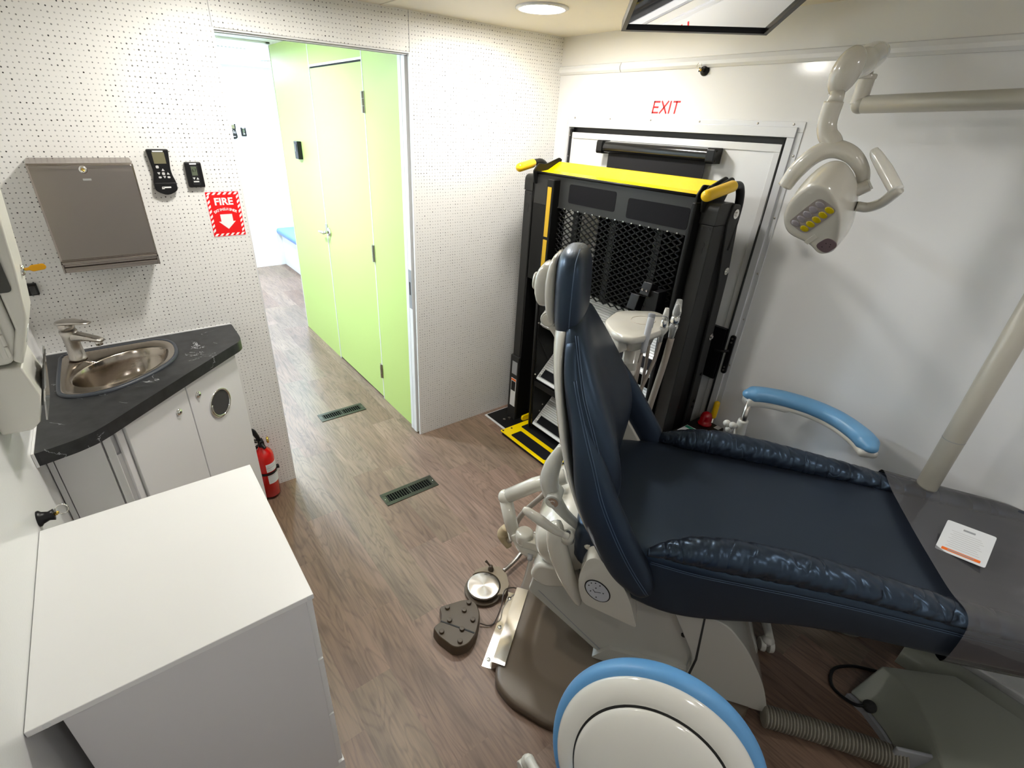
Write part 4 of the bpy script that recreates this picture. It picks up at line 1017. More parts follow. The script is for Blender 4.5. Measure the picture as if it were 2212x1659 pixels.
# top of folded platform
tp = box_obj('platform_panel', (-0.300, -1.130, 1.345), (-0.290, -0.20, 1.492), 'liftpost', lf, bevel=0.002)
box_obj('platform_panel', (-0.298, -0.385, 0.95), (-0.290, -0.19, 1.36), 'lift', lf)
for (ya, yb, za, zb) in ((-0.450, -0.738, 1.378, 1.462), (-0.805, -1.105, 1.365, 1.447)):
    bm = bm_new(); add_prism(bm, rrect(yb - ya if yb > ya else ya - yb, zb - za, 0.012), 0, 0.0012, WALLB(-0.300, (ya + yb) / 2, (za + zb) / 2)); obj('grip_pad', bm, 'grip', tp)
bm = bm_new(); add_tube(bm, [(-0.303, -0.19, 1.493), (-0.303, -1.115, 1.493)], 0.006, smooth=False, seg=10); obj('edge_rod', bm, 'lift', lf, smooth=True)
bm = bm_new(); add_prism(bm, round_poly([(0.300, 1.489), (0.300, 1.494), (0.235, 1.503), (0.160, 1.540), (0.145, 1.540), (0.145, 1.530), (0.22, 1.489)], 0.004, 3), 0.215, 1.118, Matrix(((-1, 0, 0, 0), (0, 0, -1, 0), (0, 1, 0, 0), (0, 0, 0, 1)))); obj('yellow_top_plate', bm, 'yellow', lf, bevel=0.001)
# expanded metal mesh
bm = bm_new()
ya_, yb_, za_, zb_ = -0.365, -1.115, 0.955, 1.350
py, pz = 0.0455, 0.0262; wst = 0.0022
nx = int((ya_ - yb_) / py); nz = int((zb_ - za_) / pz)
def strand(p, q):
    p, q = V(p), V(q); d = (q - p).normalized(); n_ = V((0, -d.z, d.y)) * wst; h_ = V((0.003, 0, 0))
    add_q = [p - n_, q - n_, q + n_, p + n_]
    a = [bm.verts.new(v - h_) for v in add_q]; b = [bm.verts.new(v + h_) for v in add_q]
    bm.faces.new(a)
    for i in range(4): bm.faces.new((a[i], a[(i + 1) % 4], b[(i + 1) % 4], b[i]))
for i in range(nx):
    for j in range(nz):
        yy = ya_ - i * py; zz = zb_ - j * pz
        L0 = (-0.291, yy, zz - pz / 2); R0 = (-0.291, yy - py, zz - pz / 2); T0 = (-0.291, yy - py / 2, zz); B0 = (-0.291, yy - py / 2, zz - pz)
        for a, b_ in ((L0, T0), (T0, R0), (R0, B0), (B0, L0)): strand(a, b_)
obj('expanded_mesh', bm, 'lift', lf)
pieces('mesh_weld', [lambda b, i=i: add_box(b, (-0.302, ya_ - py / 2 - i * py, zb_ - 0.002), (0.003, 0.007, 0.005)) for i in range(nx)], 'steelv', lf)
# stiffeners behind the mesh
for y in (-0.485, -0.72, -0.965):
    o = box_obj('stiffener', (-0.276, y - 0.022, 0.955), (-0.250, y + 0.012, 1.36), 'liftpost', lf)
    pieces('weld_spot', [lambda b, k=k: add_sphere(b, (-0.277, y - 0.014, 0.985 + k * 0.042), 0.0035, u=8, v=6) for k in range(9)], 'steelv', o)
# dark board behind most of the mesh (outer folded barrier); a gap stays open at left
box_obj('outer_barrier', (-0.215, -1.145, 0.955), (-0.20, -0.585, 1.34), 'void', lf)
box_obj('outer_barrier', (-0.215, -0.340, 0.06), (-0.20, -0.19, 1.45), 'void', lf)
box_obj('cross_beam', (-0.135, -1.145, 0.05), (-0.12, -0.342, 0.955), 'void', lf)
# side frames carrying the steps
for y in (-0.358, -1.112):
    o = slab('step_side_frame', round_poly([(-0.17, 1.02), (-0.345, 1.02), (-0.312, 0.045), (-0.14, 0.045)], 0.008), y - 0.004, y + 0.004)
    bm = bm_new(); add_tube(bm, [(-0.348, y + (0.010 if y > -0.8 else -0.010), 1.0), (-0.318, y + (0.010 if y > -0.8 else -0.010), 0.05)], 0.009, smooth=False, seg=10); obj('front_rail', bm, 'lift', o, smooth=True)
    bm = bm_new()
    for (x, z) in ((-0.325, 0.42), (-0.335, 0.74), (-0.26, 0.15), (-0.24, 0.19)): add_sphere(bm, (x, y - 0.005, z), 0.005, u=10, v=6)
    obj('bolts', bm, 'steelv', o, smooth=True)
slab('brace_strap', [(-0.335, 0.66), (-0.325, 0.665), (-0.18, 0.42), (-0.19, 0.41)], -0.363, -0.366)
bm = bm_new(); add_bb(bm, (-0.325, -1.11, 0.345), (-0.313, -0.36, 0.375)); obj('cross_strap', bm, 'lift', lf)
# ribbed aluminium treads, each tilted back in its folded position
def tread(xf, zf, xb, zb2, ya=-0.368, yb=-1.104):
    ex_ = V((0, -1, 0)); ey_ = V((xb - xf, 0, zb2 - zf)); L_ = ey_.length
    m_ = frame((xf, ya, zf), ex_, ey_); W_ = ya - yb
    bm = bm_new(); vs = add_bb(bm, (0, 0, -0.012), (W_, L_, 0)); 
    bmesh.ops.transform(bm, matrix=m_, verts=bm.verts[:]); o = obj('step_tread', bm, 'groove_shade', lf)
    bm = bm_new(); n_ = int(L_ / 0.013)
    for k in range(n_):
        if 0.030 + k * 0.013 < L_ - 0.008: add_bb(bm, (0.0, 0.030 + k * 0.013, -0.001), (W_, 0.030 + k * 0.013 + 0.0095, 0.004))
    bmesh.ops.transform(bm, matrix=m_, verts=bm.verts[:]); obj('tread_ribs', bm, 'ribalu', o)
    bm = bm_new(); add_bb(bm, (-0.004, -0.006, -0.03), (W_ + 0.004, 0.010, 0.002)); add_bb(bm, (-0.004, 0.0, -0.02), (0.0, L_, 0.004))
    bmesh.ops.transform(bm, matrix=m_, verts=bm.verts[:]); obj('tread_edge', bm, 'alu', o, bevel=0.0015)
    bm = bm_new()
    add_bb(bm, (0.02, 0.016, 0.0005), (W_ - 0.02, 0.066, 0.0050))
    bmesh.ops.transform(bm, matrix=m_, verts=bm.verts[:]); obj('grip_strip', bm, 'grip', o)
tread(-0.308, 0.078, -0.150, 0.235)
tread(-0.312, 0.395, -0.150, 0.565)
tread(-0.322, 0.735, -0.150, 0.918)
# lever block in front of the mesh
bm = bm_new(); add_box(bm, (-0.355, -1.030, 1.115), (0.05, 0.045, 0.055), Euler((0, 0.3, 0)).to_matrix()); add_box(bm, (-0.372, -0.990, 1.052), (0.05, 0.045, 0.065), Euler((0, 0.3, 0)).to_matrix()); add_box(bm, (-0.34, -1.06, 1.02), (0.06, 0.06, 0.20)); obj('latch_block', bm, 'black', lf, bevel=0.003)
pieces('latch_screw', [lambda b, y=y: add_cyl(b, (-0.382, y, 1.118), (-0.386, y, 1.116), 0.0045, seg=14) for y in (-1.018, -1.040)], 'chrome', lf)
bm = bm_new(); add_box(bm, (-0.375, -0.395, 0.985), (0.04, 0.05, 0.05), Euler((0, 0.4, 0)).to_matrix()); obj('latch_block', bm, 'black', lf, bevel=0.003)
# yellow handles on black pipe bends
for (pts, gp) in ((((-0.205, -0.150, 1.36), (-0.195, -0.155, 1.50), (-0.235, -0.165, 1.535), (-0.285, -0.175, 1.535), (-0.31, -0.18, 1.532)), ((-0.315, -0.185, 1.531), (-0.425, -0.222, 1.517))),
                  (((-0.175, -1.215, 1.30), (-0.155, -1.21, 1.46), (-0.185, -1.212, 1.530), (-0.25, -1.222, 1.538)), ((-0.262, -1.223, 1.537), (-0.395, -1.215, 1.510)))):
    bm = bm_new(); add_tube(bm, pts, 0.0155, seg=16); hp = obj('handle_pipe', bm, 'lift', lf, smooth=True)
    bm = bm_new(); add_capsule(bm, gp[0], gp[1], 0.0205, 0.0205); obj('yellow_grip', bm, 'yellowp', hp, smooth=True)
for y in (-0.215, -1.135, -1.16):
    bm = bm_new(); add_prism(bm, round_poly([(0.32, 1.44), (0.33, 1.50), (0.30, 1.535), (0.25, 1.53), (0.16, 1.56), (0.14, 1.55), (0.20, 1.44)], 0.008, 3), -y - 0.004, -y + 0.004, Matrix(((-1, 0, 0, 0), (0, 0, -1, 0), (0, 1, 0, 0), (0, 0, 0, 1)))); obj('hinge_bracket', bm, 'lift', lf, bevel=0.002)
# roll stop on the floor
rs = None
bm = bm_new(); add_prism(bm, round_poly([(-0.478, -0.262), (-0.165, -0.262), (-0.165, -1.08), (-0.478, -1.08)], 0.006, 3), 0.022, 0.028, None); rs = obj('yellow_floor_plate', bm, 'yellow', lf, bevel=0.001)
for (xa, xb, ya, yb) in ((-0.457, -0.377, -0.338, -0.645), (-0.457, -0.377, -0.715, -1.01), (-0.345, -0.245, -0.300, -1.06)):
    bm = bm_new(); add_prism(bm, round_poly([(xa, yb), (xb, yb), (xb, ya), (xa, ya)], 0.010, 3), 0.028, 0.0292, None); obj('grip_pad', bm, 'grip', rs)
bm = bm_new()
for (x, y) in ((-0.466, -0.275), (-0.405, -0.282), (-0.466, -0.685), (-0.440, -0.672), (-0.466, -1.06)): add_cyl(bm, (x, y, 0.028), (x, y, 0.0295), 0.006, seg=14)
obj('rivets', bm, 'black', rs)
box_obj('under_plate', (-0.47, -1.07, 0.001), (-0.18, -0.272, 0.021), 'lift', lf)
bm = bm_new(); add_prism(bm, round_poly([(-0.30, 0.03), (-0.215, 0.03), (-0.215, 0.065), (-0.30, 0.065)], 0.015, 3), 0.245, 0.257, Matrix(((1, 0, 0, 0), (0, 0, -1, 0), (0, 1, 0, 0), (0, 0, 0, 1)))); obj('yellow_tab', bm, 'yellow', lf)
# labels on the left tower sleeve
for (z0_, z1_, m_) in ((0.31, 0.405, 'labelgrey'), (0.085, 0.29, 'label')):
    o = box_obj('warning_label', (-0.290, -0.1945, z0_), (-0.232, -0.1935, z1_), m_, lf) if False else box_obj('warning_label', (-0.3145, -0.186, z0_ + 0.02), (-0.3125, -0.140, z1_ + 0.01), m_, lf)
box_obj('label_print', (-0.3155, -0.184, 0.285), (-0.3146, -0.142, 0.298), 'orange', lf); box_obj('label_print', (-0.3155, -0.182, 0.215), (-0.3146, -0.144, 0.280), 'black', lf)
# control box at the right foot with beacon
cb = thing('lift_control_box', 'black lift pump box with a red beacon on top beside the blue armrest', 'control box', (0, 0, 0))
box_obj('housing', (-0.265, -1.365, 0.004), (-0.046, -1.238, 0.497), 'lift', cb, bevel=0.004)
bm = bm_new(); add_lathe(bm, [(0.031, 0), (0.031, 0.008), (0.026, 0.009), (0.026, 0.040), (0.020, 0.056), (0.008, 0.064), (0, 0.064)], (-0.088, -1.290, 0.497), seg=28); obj('beacon', bm, 'beacon', cb, smooth=True)
lb = box_obj('white_label', (-0.245, -1.330, 0.4972), (-0.165, -1.250, 0.4978), 'label', cb); box_obj('label_band', (-0.19, -1.328, 0.4979), (-0.170, -1.252, 0.4982), 'tealp', cb)
bm = bm_new()
for k in range(5): add_bb(bm, (-0.232 + k * 0.008, -1.320, 0.4979), (-0.230 + k * 0.008, -1.262, 0.4981))
obj('label_print', bm, 'key', cb)
bm = bm_new(); add_bb(bm, (-0.082, -1.357, 0.4972), (-0.050, -1.333, 0.4978))
obj('printed_plate', bm, 'label', cb)
t = thing('pump_handle', 'short yellow capped rod behind the lift pump box', 'handle', (0, 0, 0))
bm = bm_new(); add_cyl(bm, (-0.026, -1.292, 0.02), (-0.026, -1.292, 0.52), 0.007); obj('rod', bm, 'steelv', t, smooth=True)
bm = bm_new(); add_capsule(bm, (-0.026, -1.292, 0.52), (-0.026, -1.292, 0.588), 0.013); obj('yellow_cap', bm, 'yellowp', t, smooth=True)
# ================================================================== dental chair (local: x toward the feet, y toward the right wall, z up)
CA = -0.9495; CO = (-0.849, -1.548, 0)
ch = thing('dental_chair', 'navy leather dental chair with raised back and plastic-wrapped leg rest', 'dental chair', CO, CA)
EX, EY, EZ = V((1, 0, 0)), V((0, 1, 0)), V((0, 0, 1))

def interp(x, xs, ys):
    if x <= xs[0]: return ys[0]
    if x >= xs[-1]: return ys[-1]
    i = bisect.bisect(xs, x) - 1; t = (x - xs[i]) / (xs[i + 1] - xs[i]); return ys[i] * (1 - t) + ys[i + 1] * t
# ---- seat body
US = [-0.235, -0.21, 0.0, 0.12, 0.25, 0.40, 0.55, 0.72, 0.90, 1.10, 1.26, 1.32]
BOT = [0.50, 0.47, 0.412, 0.430, 0.470, 0.518, 0.532, 0.536, 0.542, 0.555, 0.57, 0.59]
TOP = [0.615, 0.632, 0.64, 0.655, 0.662, 0.668, 0.670, 0.668, 0.662, 0.662, 0.655, 0.640]
HW = [0.23, 0.262, 0.300, 0.318, 0.315, 0.308, 0.302, 0.298, 0.290, 0.278, 0.245, 0.18]
def lift_far(bm):
    for v in bm.verts: v.co.z += 0.03 * (v.co.y + 0.285)
rings = []
for u, b_, t_, h_ in zip(US, BOT, TOP, HW):
    e_ = 0.030
    half = [(-h_ + 0.018, b_), (-h_ + 0.004, b_ + 0.006), (-h_, b_ + 0.03), (-h_ - 0.002, (b_ + t_) / 2), (-h_, t_ - e_), (-h_ + 0.008, t_ - 0.008), (-h_ + 0.035, t_), (-h_ * 0.5, t_ - 0.006), (0, t_ - 0.012)]
    pts = half + [(-y, z) for y, z in reversed(half[:-1])]
    rings.append([V((u, y, z)) for y, z in pts])
bm = bm_new(); loft(bm, rings); lift_far(bm); obj('seat_cushion', bm, 'leather', ch, smooth=True, sub=2)
# ---- side bolsters with gathers
def bolster(s):
    cs = [(-0.015, 0.300, 0.645, 0.012, 0.010), (0.03, 0.288, 0.657, 0.028, 0.024), (0.10, 0.281, 0.672, 0.045, 0.038), (0.20, 0.276, 0.683, 0.050, 0.047), (0.34, 0.268, 0.688, 0.049, 0.044), (0.48, 0.263, 0.685, 0.047, 0.038), (0.62, 0.262, 0.678, 0.045, 0.030), (0.76, 0.260, 0.668, 0.043, 0.024), (0.95, 0.254, 0.662, 0.040, 0.018), (1.12, 0.242, 0.660, 0.034, 0.014), (1.22, 0.22, 0.652, 0.02, 0.01)]
    path = catmull([(c[0], c[1], c[2]) for c in cs], 22); n = len(path); rr = []
    for i in range(n):
        t = i / 22; k = min(int(t), len(cs) - 2); f = t - k
        a = cs[k][3] * (1 - f) + cs[k + 1][3] * f; b_ = cs[k][4] * (1 - f) + cs[k + 1][4] * f; rr.append((a, b_))
    rings = []
    rnd = random.Random(5 if s > 0 else 9)
    ph = [(rnd.uniform(17, 22), rnd.uniform(0, 6)), (rnd.uniform(36, 46), rnd.uniform(0, 6)), (rnd.uniform(60, 80), rnd.uniform(0, 6))]
    for p, (a, b_) in zip(path, rr):
        ring_ = []
        for k in range(28):
            th = 2 * PI * k / 28; amp = 0.0
            if 0.02 < p.x < 0.76:
                lat = 0.35 + 0.65 * max(0, math.sin(th)) if False else 0.5 + 0.5 * abs(math.cos(th))
                sk_ = p.x + 0.02 * math.sin(th * 2)
                for (fr, po), am in zip(ph, (0.0032, 0.0022, 0.0010)):
                    v_ = math.sin(fr * sk_ * 2 + po + 1.2 * math.cos(th)); amp -= am * (1 - abs(v_)) ** 5 * 2.4 * lat
            ring_.append(V((p.x, s * p.y + (a + amp) * math.cos(th), p.z + (b_ + amp) * math.sin(th))))
        rings.append(ring_)
    bm = bm_new(); loft(bm, rings); lift_far(bm); return obj('side_bolster', bm, 'gather', ch, smooth=True, sub=1)
bolster(-1); bolster(1)
# piping along both seat edges
for s in (-1, 1):
    for dz in (0.0, 0.0065):
        bm = bm_new(); add_tube(bm, [(u, s * (h_ + 0.0005), t_ - 0.036 + dz) for u, h_, t_ in list(zip(US, HW, TOP))[2:9]], 0.0011, seg=6, n=10); obj('stitching', bm, 'thread', ch, smooth=True)
# ---- plastic cover over the leg rest
rings = []
for i, u in enumerate([0.728, 0.75, 0.80, 0.88, 0.98, 1.10, 1.24, 1.33]):
    h_ = interp(u, US, HW) + interp(u, [0.72, 1.1, 1.3], [0.016, 0.012, 0.005]); b_ = interp(u, US, BOT) - 0.006; t_ = interp(u, US, TOP)
    bz = interp(u, [0.72, 0.95, 1.12, 1.22, 1.3], [0.036, 0.024, 0.014, 0.008, 0.006])
    sk = 0.012 * math.sin(u * 17)
    half = [(-h_ + 0.02, b_), (-h_, b_ + 0.01), (-h_ - 0.003, (b_ + t_) / 2), (-h_ - 0.002, t_ - 0.006), (-h_ + 0.010, t_ + bz * 0.85), (-h_ + 0.045, t_ + bz), (-h_ + 0.09, t_ + bz * 0.55 + sk * 0.3), (-h_ * 0.4, t_ + 0.017), (0, t_ + 0.014)]
    pts = half + [(-y, z) for y, z in reversed(half[:-1])]
    sl = 0.10 if i == 0 else 0.05 * max(0, (0.9 - u) * 5)
    rings.append([V((u + (0.030 if y > 0 else 0.0) * 0, y, z)) for y, z in pts])
bm = bm_new(); loft(bm, rings, cap=False); lift_far(bm); o = obj('plastic_cover', bm, 'film', ch, smooth=True, sub=2); o['label'] = 'clear plastic film over the leg rest'
# instruction card on the cover
def card():
    c0 = V((0.838, -0.012, 0.708)); b_ = V((0.062, 0.107, 0.035)).normalized(); a = V((0.064, -0.085, 0.0)).normalized()
    m_ = frame(c0, b_, -a); bm = bm_new(); add_prism(bm, rrect(0.126, 0.106, 0.006), 0, 0.0008, m_); o = obj('instruction_card', bm, 'label', None)
    tag(o, 'white instruction card with an orange band lying on the plastic-wrapped leg rest', 'card')
    o.location = CO; o.rotation_euler = (0, 0, CA)
    bm = bm_new(); add_prism(bm, rrect(0.010, 0.082, 0.002, -0.050, 0), 0.0008, 0.0011, m_) ; obj('orange_band', bm, 'orange', o)
    bm = bm_new()
    for k in range(9): add_bb(bm, (-0.036 + k * 0.0078, -0.036 + 0.004 * (k % 3), 0.0008), (-0.0345 + k * 0.0078, 0.036 - 0.005 * (k % 2), 0.0010))
    bmesh.ops.transform(bm, matrix=m_, verts=bm.verts[:]); obj('printed_lines', bm, 'key', o)
    bm = bm_new(); add_bb(bm, (0.040, -0.012, 0.0008), (0.047, 0.014, 0.0011)); bmesh.ops.transform(bm, matrix=m_, verts=bm.verts[:]); obj('printed_mark', bm, 'labelgrey', o)
    bm = bm_new(); add_bb(bm, (-0.052, -0.028, 0.0011), (-0.048, 0.028, 0.0013)); bmesh.ops.transform(bm, matrix=m_, verts=bm.verts[:]); obj('printed_mark', bm, 'labelgrey', o)
card()
# ---- backrest
# station: w, front u at centre, front u at seam, rear u, half width
ST = [(1.235, -0.318, -0.325, -0.352, 0.105), (1.20, -0.300, -0.308, -0.354, 0.145), (1.13, -0.268, -0.268, -0.345, 0.195), (1.06, -0.240, -0.228, -0.330, 0.240), (0.98, -0.212, -0.180, -0.305, 0.270), (0.90, -0.185, -0.138, -0.285, 0.285), (0.80, -0.162, -0.115, -0.262, 0.285), (0.73, -0.158, -0.128, -0.245, 0.262), (0.62, -0.155, -0.15, -0.215, 0.212), (0.56, -0.145, -0.14, -0.19, 0.19)]
rings = []
for w_, fc, fs, rr_, h_ in ST:
    m1 = (fs + rr_) / 2
    half = [(rr_ - 0.004, 0.0), (rr_, h_ * 0.6), (rr_ + 0.006, h_ * 0.92), (m1, h_), (fs + 0.002, h_ * 0.95), (fs * 0.75 + fc * 0.25 + 0.012, h_ * 0.80), (fs * 0.3 + fc * 0.7 + 0.014, h_ * 0.45), (fc + 0.008, 0)]
    pts = half + [(x, -y) for x, y in reversed(half[1:-1])]
    rings.append([V((x, y, w_ + (0.0 if x < m1 else 0.0))) for x, y in pts])
bm = bm_new(); loft(bm, rings); bk = obj('back_cushion', bm, 'leather', ch, smooth=True, sub=2)
# side wings that sweep down to the seat
def wing(s):
    if s < 0: cl = [(-.312, 1.19, -.340, 1.18, .145), (-.278, 1.10, -.327, 1.09, .19), (-.235, 1.00, -.290, 1.00, .235), (-.175, .90, -.266, .90, .268), (-.125, .80, -.246, .80, .285), (-.075, .715, -.212, .71, .294), (-.035, .65, -.158, .61, .299), (0, .595, -.10, .525, .30), (.025, .535, -.035, .482, .30), (.026, .50, .0, .470, .30)]
    else: cl = [(-.312, 1.19, -.340, 1.18, .145), (-.285, 1.11, -.340, 1.09, .195), (-.238, 1.02, -.325, 1.00, .24), (-.188, .968, -.29, .93, .268), (-.146, .918, -.235, .86, .285), (-.100, .852, -.175, .78, .298), (-.063, .797, -.125, .71, .303), (-.028, .745, -.085, .645, .305), (.009, .690, -.05, .60, .305), (.014, .65, -.02, .61, .305)]
    F = catmull([(a, s * v, b) for a, b, c, d, v in cl], 4); Rr = catmull([(c, s * v, d) for a, b, c, d, v in cl], 4)
    rings = []; off = []; n = len(F)
    for i, (f, r) in enumerate(zip(F, Rr)):
        c = (f + r) / 2; ax = f - r; L_ = ax.length / 2; ax.normalize(); t = min(i, n - 1 - i)
        th = min(0.036, L_ * 0.8 + 0.004) * (0.45 if t == 0 else 1.0)
        rings.append(sring(c, ax, EY, L_, th, 2.3, 24))
        if 3 < i < n - 3: off.append(c + ax * L_ * 0.25 + V((0, s * th * 0.985, 0)))
    bm = bm_new(); loft(bm, rings); o = obj('side_wing', bm, 'leather', ch, smooth=True, sub=1)
    for d_ in (0, 0.006):
        bm = bm_new(); add_tube(bm, [p + V((d_, 0, d_ * 0.7)) for p in off], 0.0011, seg=6, smooth=False); obj('stitching', bm, 'thread', o, smooth=True)
wing(-1); wing(1)
# upper side seam of the back
for s in (-1, 1):
    for d_ in (0.0, 0.0065):
        bm = bm_new(); add_tube(bm, [(fs * 0.55 + rr_ * 0.45 + 0.012 + d_, s * (h_ * 0.992), w_) for w_, fc, fs, rr_, h_ in ST[1:6]], 0.0012, seg=6, n=6); obj('stitching', bm, 'thread', bk, smooth=True)
# rear plastic shell of the back
rings = []
for (w_, u0, h_) in ((1.225, -0.368, 0.075), (1.20, -0.374, 0.13), (1.13, -0.370, 0.172), (1.06, -0.356, 0.208), (0.98, -0.334, 0.245), (0.88, -0.306, 0.278), (0.78, -0.270, 0.292), (0.68, -0.226, 0.295), (0.61, -0.192, 0.28), (0.57, -0.175, 0.25)):
    half = [(u0 - 0.020, 0.0), (u0 - 0.014, h_ * 0.6), (u0 + 0.004, h_ * 0.93), (u0 + 0.026, h_), (u0 + 0.030, h_ * 0.9), (u0 + 0.03, 0)]
    pts = half + [(x, -y) for x, y in reversed(half[1:-1])]
    rings.append([V((x, y, w_)) for x, y in pts])
bm = bm_new(); loft(bm, rings); obj('back_shell', bm, 'pale', ch, smooth=True, sub=2)
# ---- headrest
rings = []
for (w_, uc, d_, h_) in ((1.142, -0.341, 0.012, 0.050), (1.150, -0.343, 0.034, 0.090), (1.175, -0.345, 0.046, 0.114), (1.22, -0.349, 0.050, 0.127), (1.28, -0.352, 0.051, 0.131), (1.335, -0.355, 0.050, 0.129), (1.375, -0.358, 0.047, 0.118), (1.402, -0.361, 0.037, 0.090), (1.412, -0.363, 0.016, 0.050)):
    rr_ = []
    for k in range(28):
        th = 2 * PI * k / 28; c_, s_ = math.cos(th), math.sin(th)
        x = d_ * math.copysign(abs(c_) ** 0.75, c_); y = h_ * math.copysign(abs(s_) ** 0.8, s_)
        if c_ > 0: x -= 0.010 * (1 - (y / h_) ** 2)      # dished front
        rr_.append(V((uc + x, y, w_)))
    rings.append(rr_)
bm = bm_new(); loft(bm, rings); hd = obj('headrest', bm, 'leather', ch, smooth=True, sub=2)
bm = bm_new(); add_tube(bm, [(-0.338 - 0.0015 * k, -h_ * 0.985, w_) for k, (w_, h_) in enumerate(((1.165, 0.104), (1.20, 0.121), (1.25, 0.1295), (1.31, 0.1310), (1.355, 0.124), (1.388, 0.104)))] + [(-0.345, -0.05, 1.413)], 0.0014, seg=6, n=6); obj('stitching', bm, 'thread', hd, smooth=True)
bm = bm_new()
rings = []
for (w_, uc, d_, h_) in ((1.175, -0.392, 0.006, 0.05), (1.195, -0.400, 0.016, 0.075), (1.25, -0.408, 0.022, 0.088), (1.32, -0.414, 0.022, 0.090), (1.375, -0.412, 0.014, 0.075), (1.39, -0.408, 0.005, 0.05)):
    rings.append(sring((uc, 0, w_), EX, EY, d_, h_, 3, 24))
loft(bm, rings); obj('headrest_back', bm, 'pale', ch, smooth=True, sub=1)
bm = bm_new(); rings = []
for (w_, uc, d_, h_) in ((1.235, -0.432, 0.008, 0.040), (1.245, -0.436, 0.024, 0.050), (1.30, -0.440, 0.030, 0.055), (1.345, -0.436, 0.025, 0.050), (1.362, -0.430, 0.010, 0.040)): rings.append(sring((uc, -0.01, w_), EX, EY, d_, h_, 3.5, 24))
loft(bm, rings); kn = obj('headrest_lock', bm, 'pale', ch, smooth=True, sub=1)
bm = bm_new(); add_lathe(bm, [(0.026, 0), (0.026, 0.004), (0.022, 0.008), (0, 0.008)], (-0.466, -0.01, 1.30), align((-1, 0, 0))); obj('release_button', bm, 'pale', kn, smooth=True)
bm = bm_new(); add_cyl(bm, (-0.410, -0.065, 1.205), (-0.410, 0.045, 1.205), 0.024, seg=32); hj = obj('headrest_pivot', bm, 'pale', ch, smooth=False, bevel=0.003)
bm = bm_new(); add_cyl(bm, (-0.410, -0.0655, 1.205), (-0.410, -0.068, 1.205), 0.018, seg=28); obj('pivot_cap', bm, 'ivory', hj, bevel=0.001)
bm = bm_new(); add_tube(bm, [(-0.414, 0, 1.205), (-0.405, 0, 1.17), (-0.385, 0, 1.14), (-0.372, 0, 1.10), (-0.36, 0, 1.04)], [0.020, 0.018, 0.016, 0.016, 0.016]); obj('headrest_stem', bm, 'pale', ch, smooth=True)
# ---- lift structure below: slanted arm, pump cover, rear castings
def cprism(name, poly, v0, v1, m, parent=ch, bevel=0.01, seg=4, **kw):
    bm = bm_new(); add_prism(bm, poly, -v1 + 0.02, -v0 + 0.02, frame((0, 0, 0), (1, 0, 0), (0, 0, 1))); return obj(name, bm, m, parent, bevel=bevel, seg=seg, **kw)
cprism('lift_arm', round_poly([(-0.355, 0.255), (-0.335, 0.365), (-0.18, 0.405), (0.12, 0.42), (0.225, 0.20), (0.235, 0.03), (-0.02, 0.03), (-0.09, 0.05)], [0.02, 0.03, 0.05, 0.03, 0.05, 0.01, 0.01, 0.02]), -0.205, 0.205, 'pale', bevel=0.022)
cprism('arm_seam', [(-0.318, 0.27), (-0.314, 0.27), (-0.055, 0.05), (-0.060, 0.05)], -0.2065, 0.2065, 'labelgrey', bevel=0)
cprism('pump_cover', round_poly([(0.10, 0.405), (0.26, 0.40), (0.345, 0.31), (0.43, 0.17), (0.475, 0.045), (0.20, 0.045), (0.215, 0.19)], [0.03, 0.05, 0.05, 0.06, 0.01, 0.01, 0.05]), -0.232, 0.232, 'pale', bevel=0.024)
bm = bm_new(); add_cyl(bm, (0.168, -0.2255, 0.265), (0.168, -0.230, 0.265), 0.009, seg=18); obj('screw', bm, 'black', ch)
cprism('seam_line', round_poly([(0.195, 0.42), (0.200, 0.42), (0.222, 0.20), (0.215, 0.05), (0.208, 0.05), (0.215, 0.20)], 0.001), -0.2335, 0.2335, 'gap', bevel=0)
cprism('seat_frame', [(-0.10, 0.40), (0.42, 0.50), (0.42, 0.53), (-0.10, 0.44)], -0.15, 0.15, 'pale', bevel=0.004)
cprism('toe_frame', [(0.35, 0.50), (1.15, 0.54), (1.15, 0.555), (0.35, 0.53)], -0.16, 0.16, 'black', bevel=0.004)
# upper rear housing
bm = bm_new(); rings = []
for (v_, r_) in ((-0.235, 0.055), (-0.215, 0.085), (-0.17, 0.098), (-0.05, 0.105), (0.08, 0.105), (0.17, 0.095), (0.20, 0.05)):
    rings.append([V((-0.255 + 1.12 * r_ * math.cos(a), v_, 0.475 + 1.15 * r_ * math.sin(a))) for a in [2 * PI * k / 28 for k in range(28)]])
loft(bm, rings); obj('hinge_housing', bm, 'ivory', ch, smooth=True, sub=1)
cprism('lower_cap', round_poly([(-0.358, 0.335), (-0.335, 0.405), (-0.20, 0.42), (-0.175, 0.35), (-0.30, 0.30)], 0.025), -0.215, 0.10, 'ivory', bevel=0.014)
# curved side bracket (yoke) and touch-pad pod
bm = bm_new(); rings = []
for (u, w_, r, v_) in ((-0.292, 0.625, 0.022, -0.245), (-0.285, 0.575, 0.034, -0.258), (-0.262, 0.50, 0.034, -0.262), (-0.232, 0.43, 0.030, -0.264), (-0.200, 0.37, 0.024, -0.266), (-0.178, 0.330, 0.014, -0.266), (-0.172, 0.322, 0.005, -0.266)): rings.append(sring((u, v_, w_), V((0.9, 0, 0.42)).normalized(), EY, r, 0.022, 2.6, 20))
loft(bm, rings); obj('side_yoke', bm, 'ivory', ch, smooth=True, sub=1)
pod = cprism('control_pod', round_poly([(-0.175, 0.575), (-0.150, 0.592), (-0.085, 0.55), (-0.03, 0.455), (0.008, 0.345), (-0.165, 0.385), (-0.195, 0.48)], [0.03, 0.03, 0.04, 0.04, 0.012, 0.02, 0.05]), -0.300, -0.225, 'ivory', bevel=0.014)
pc = V((-0.128, -0.3205, 0.458)); bm = bm_new(); rings = []
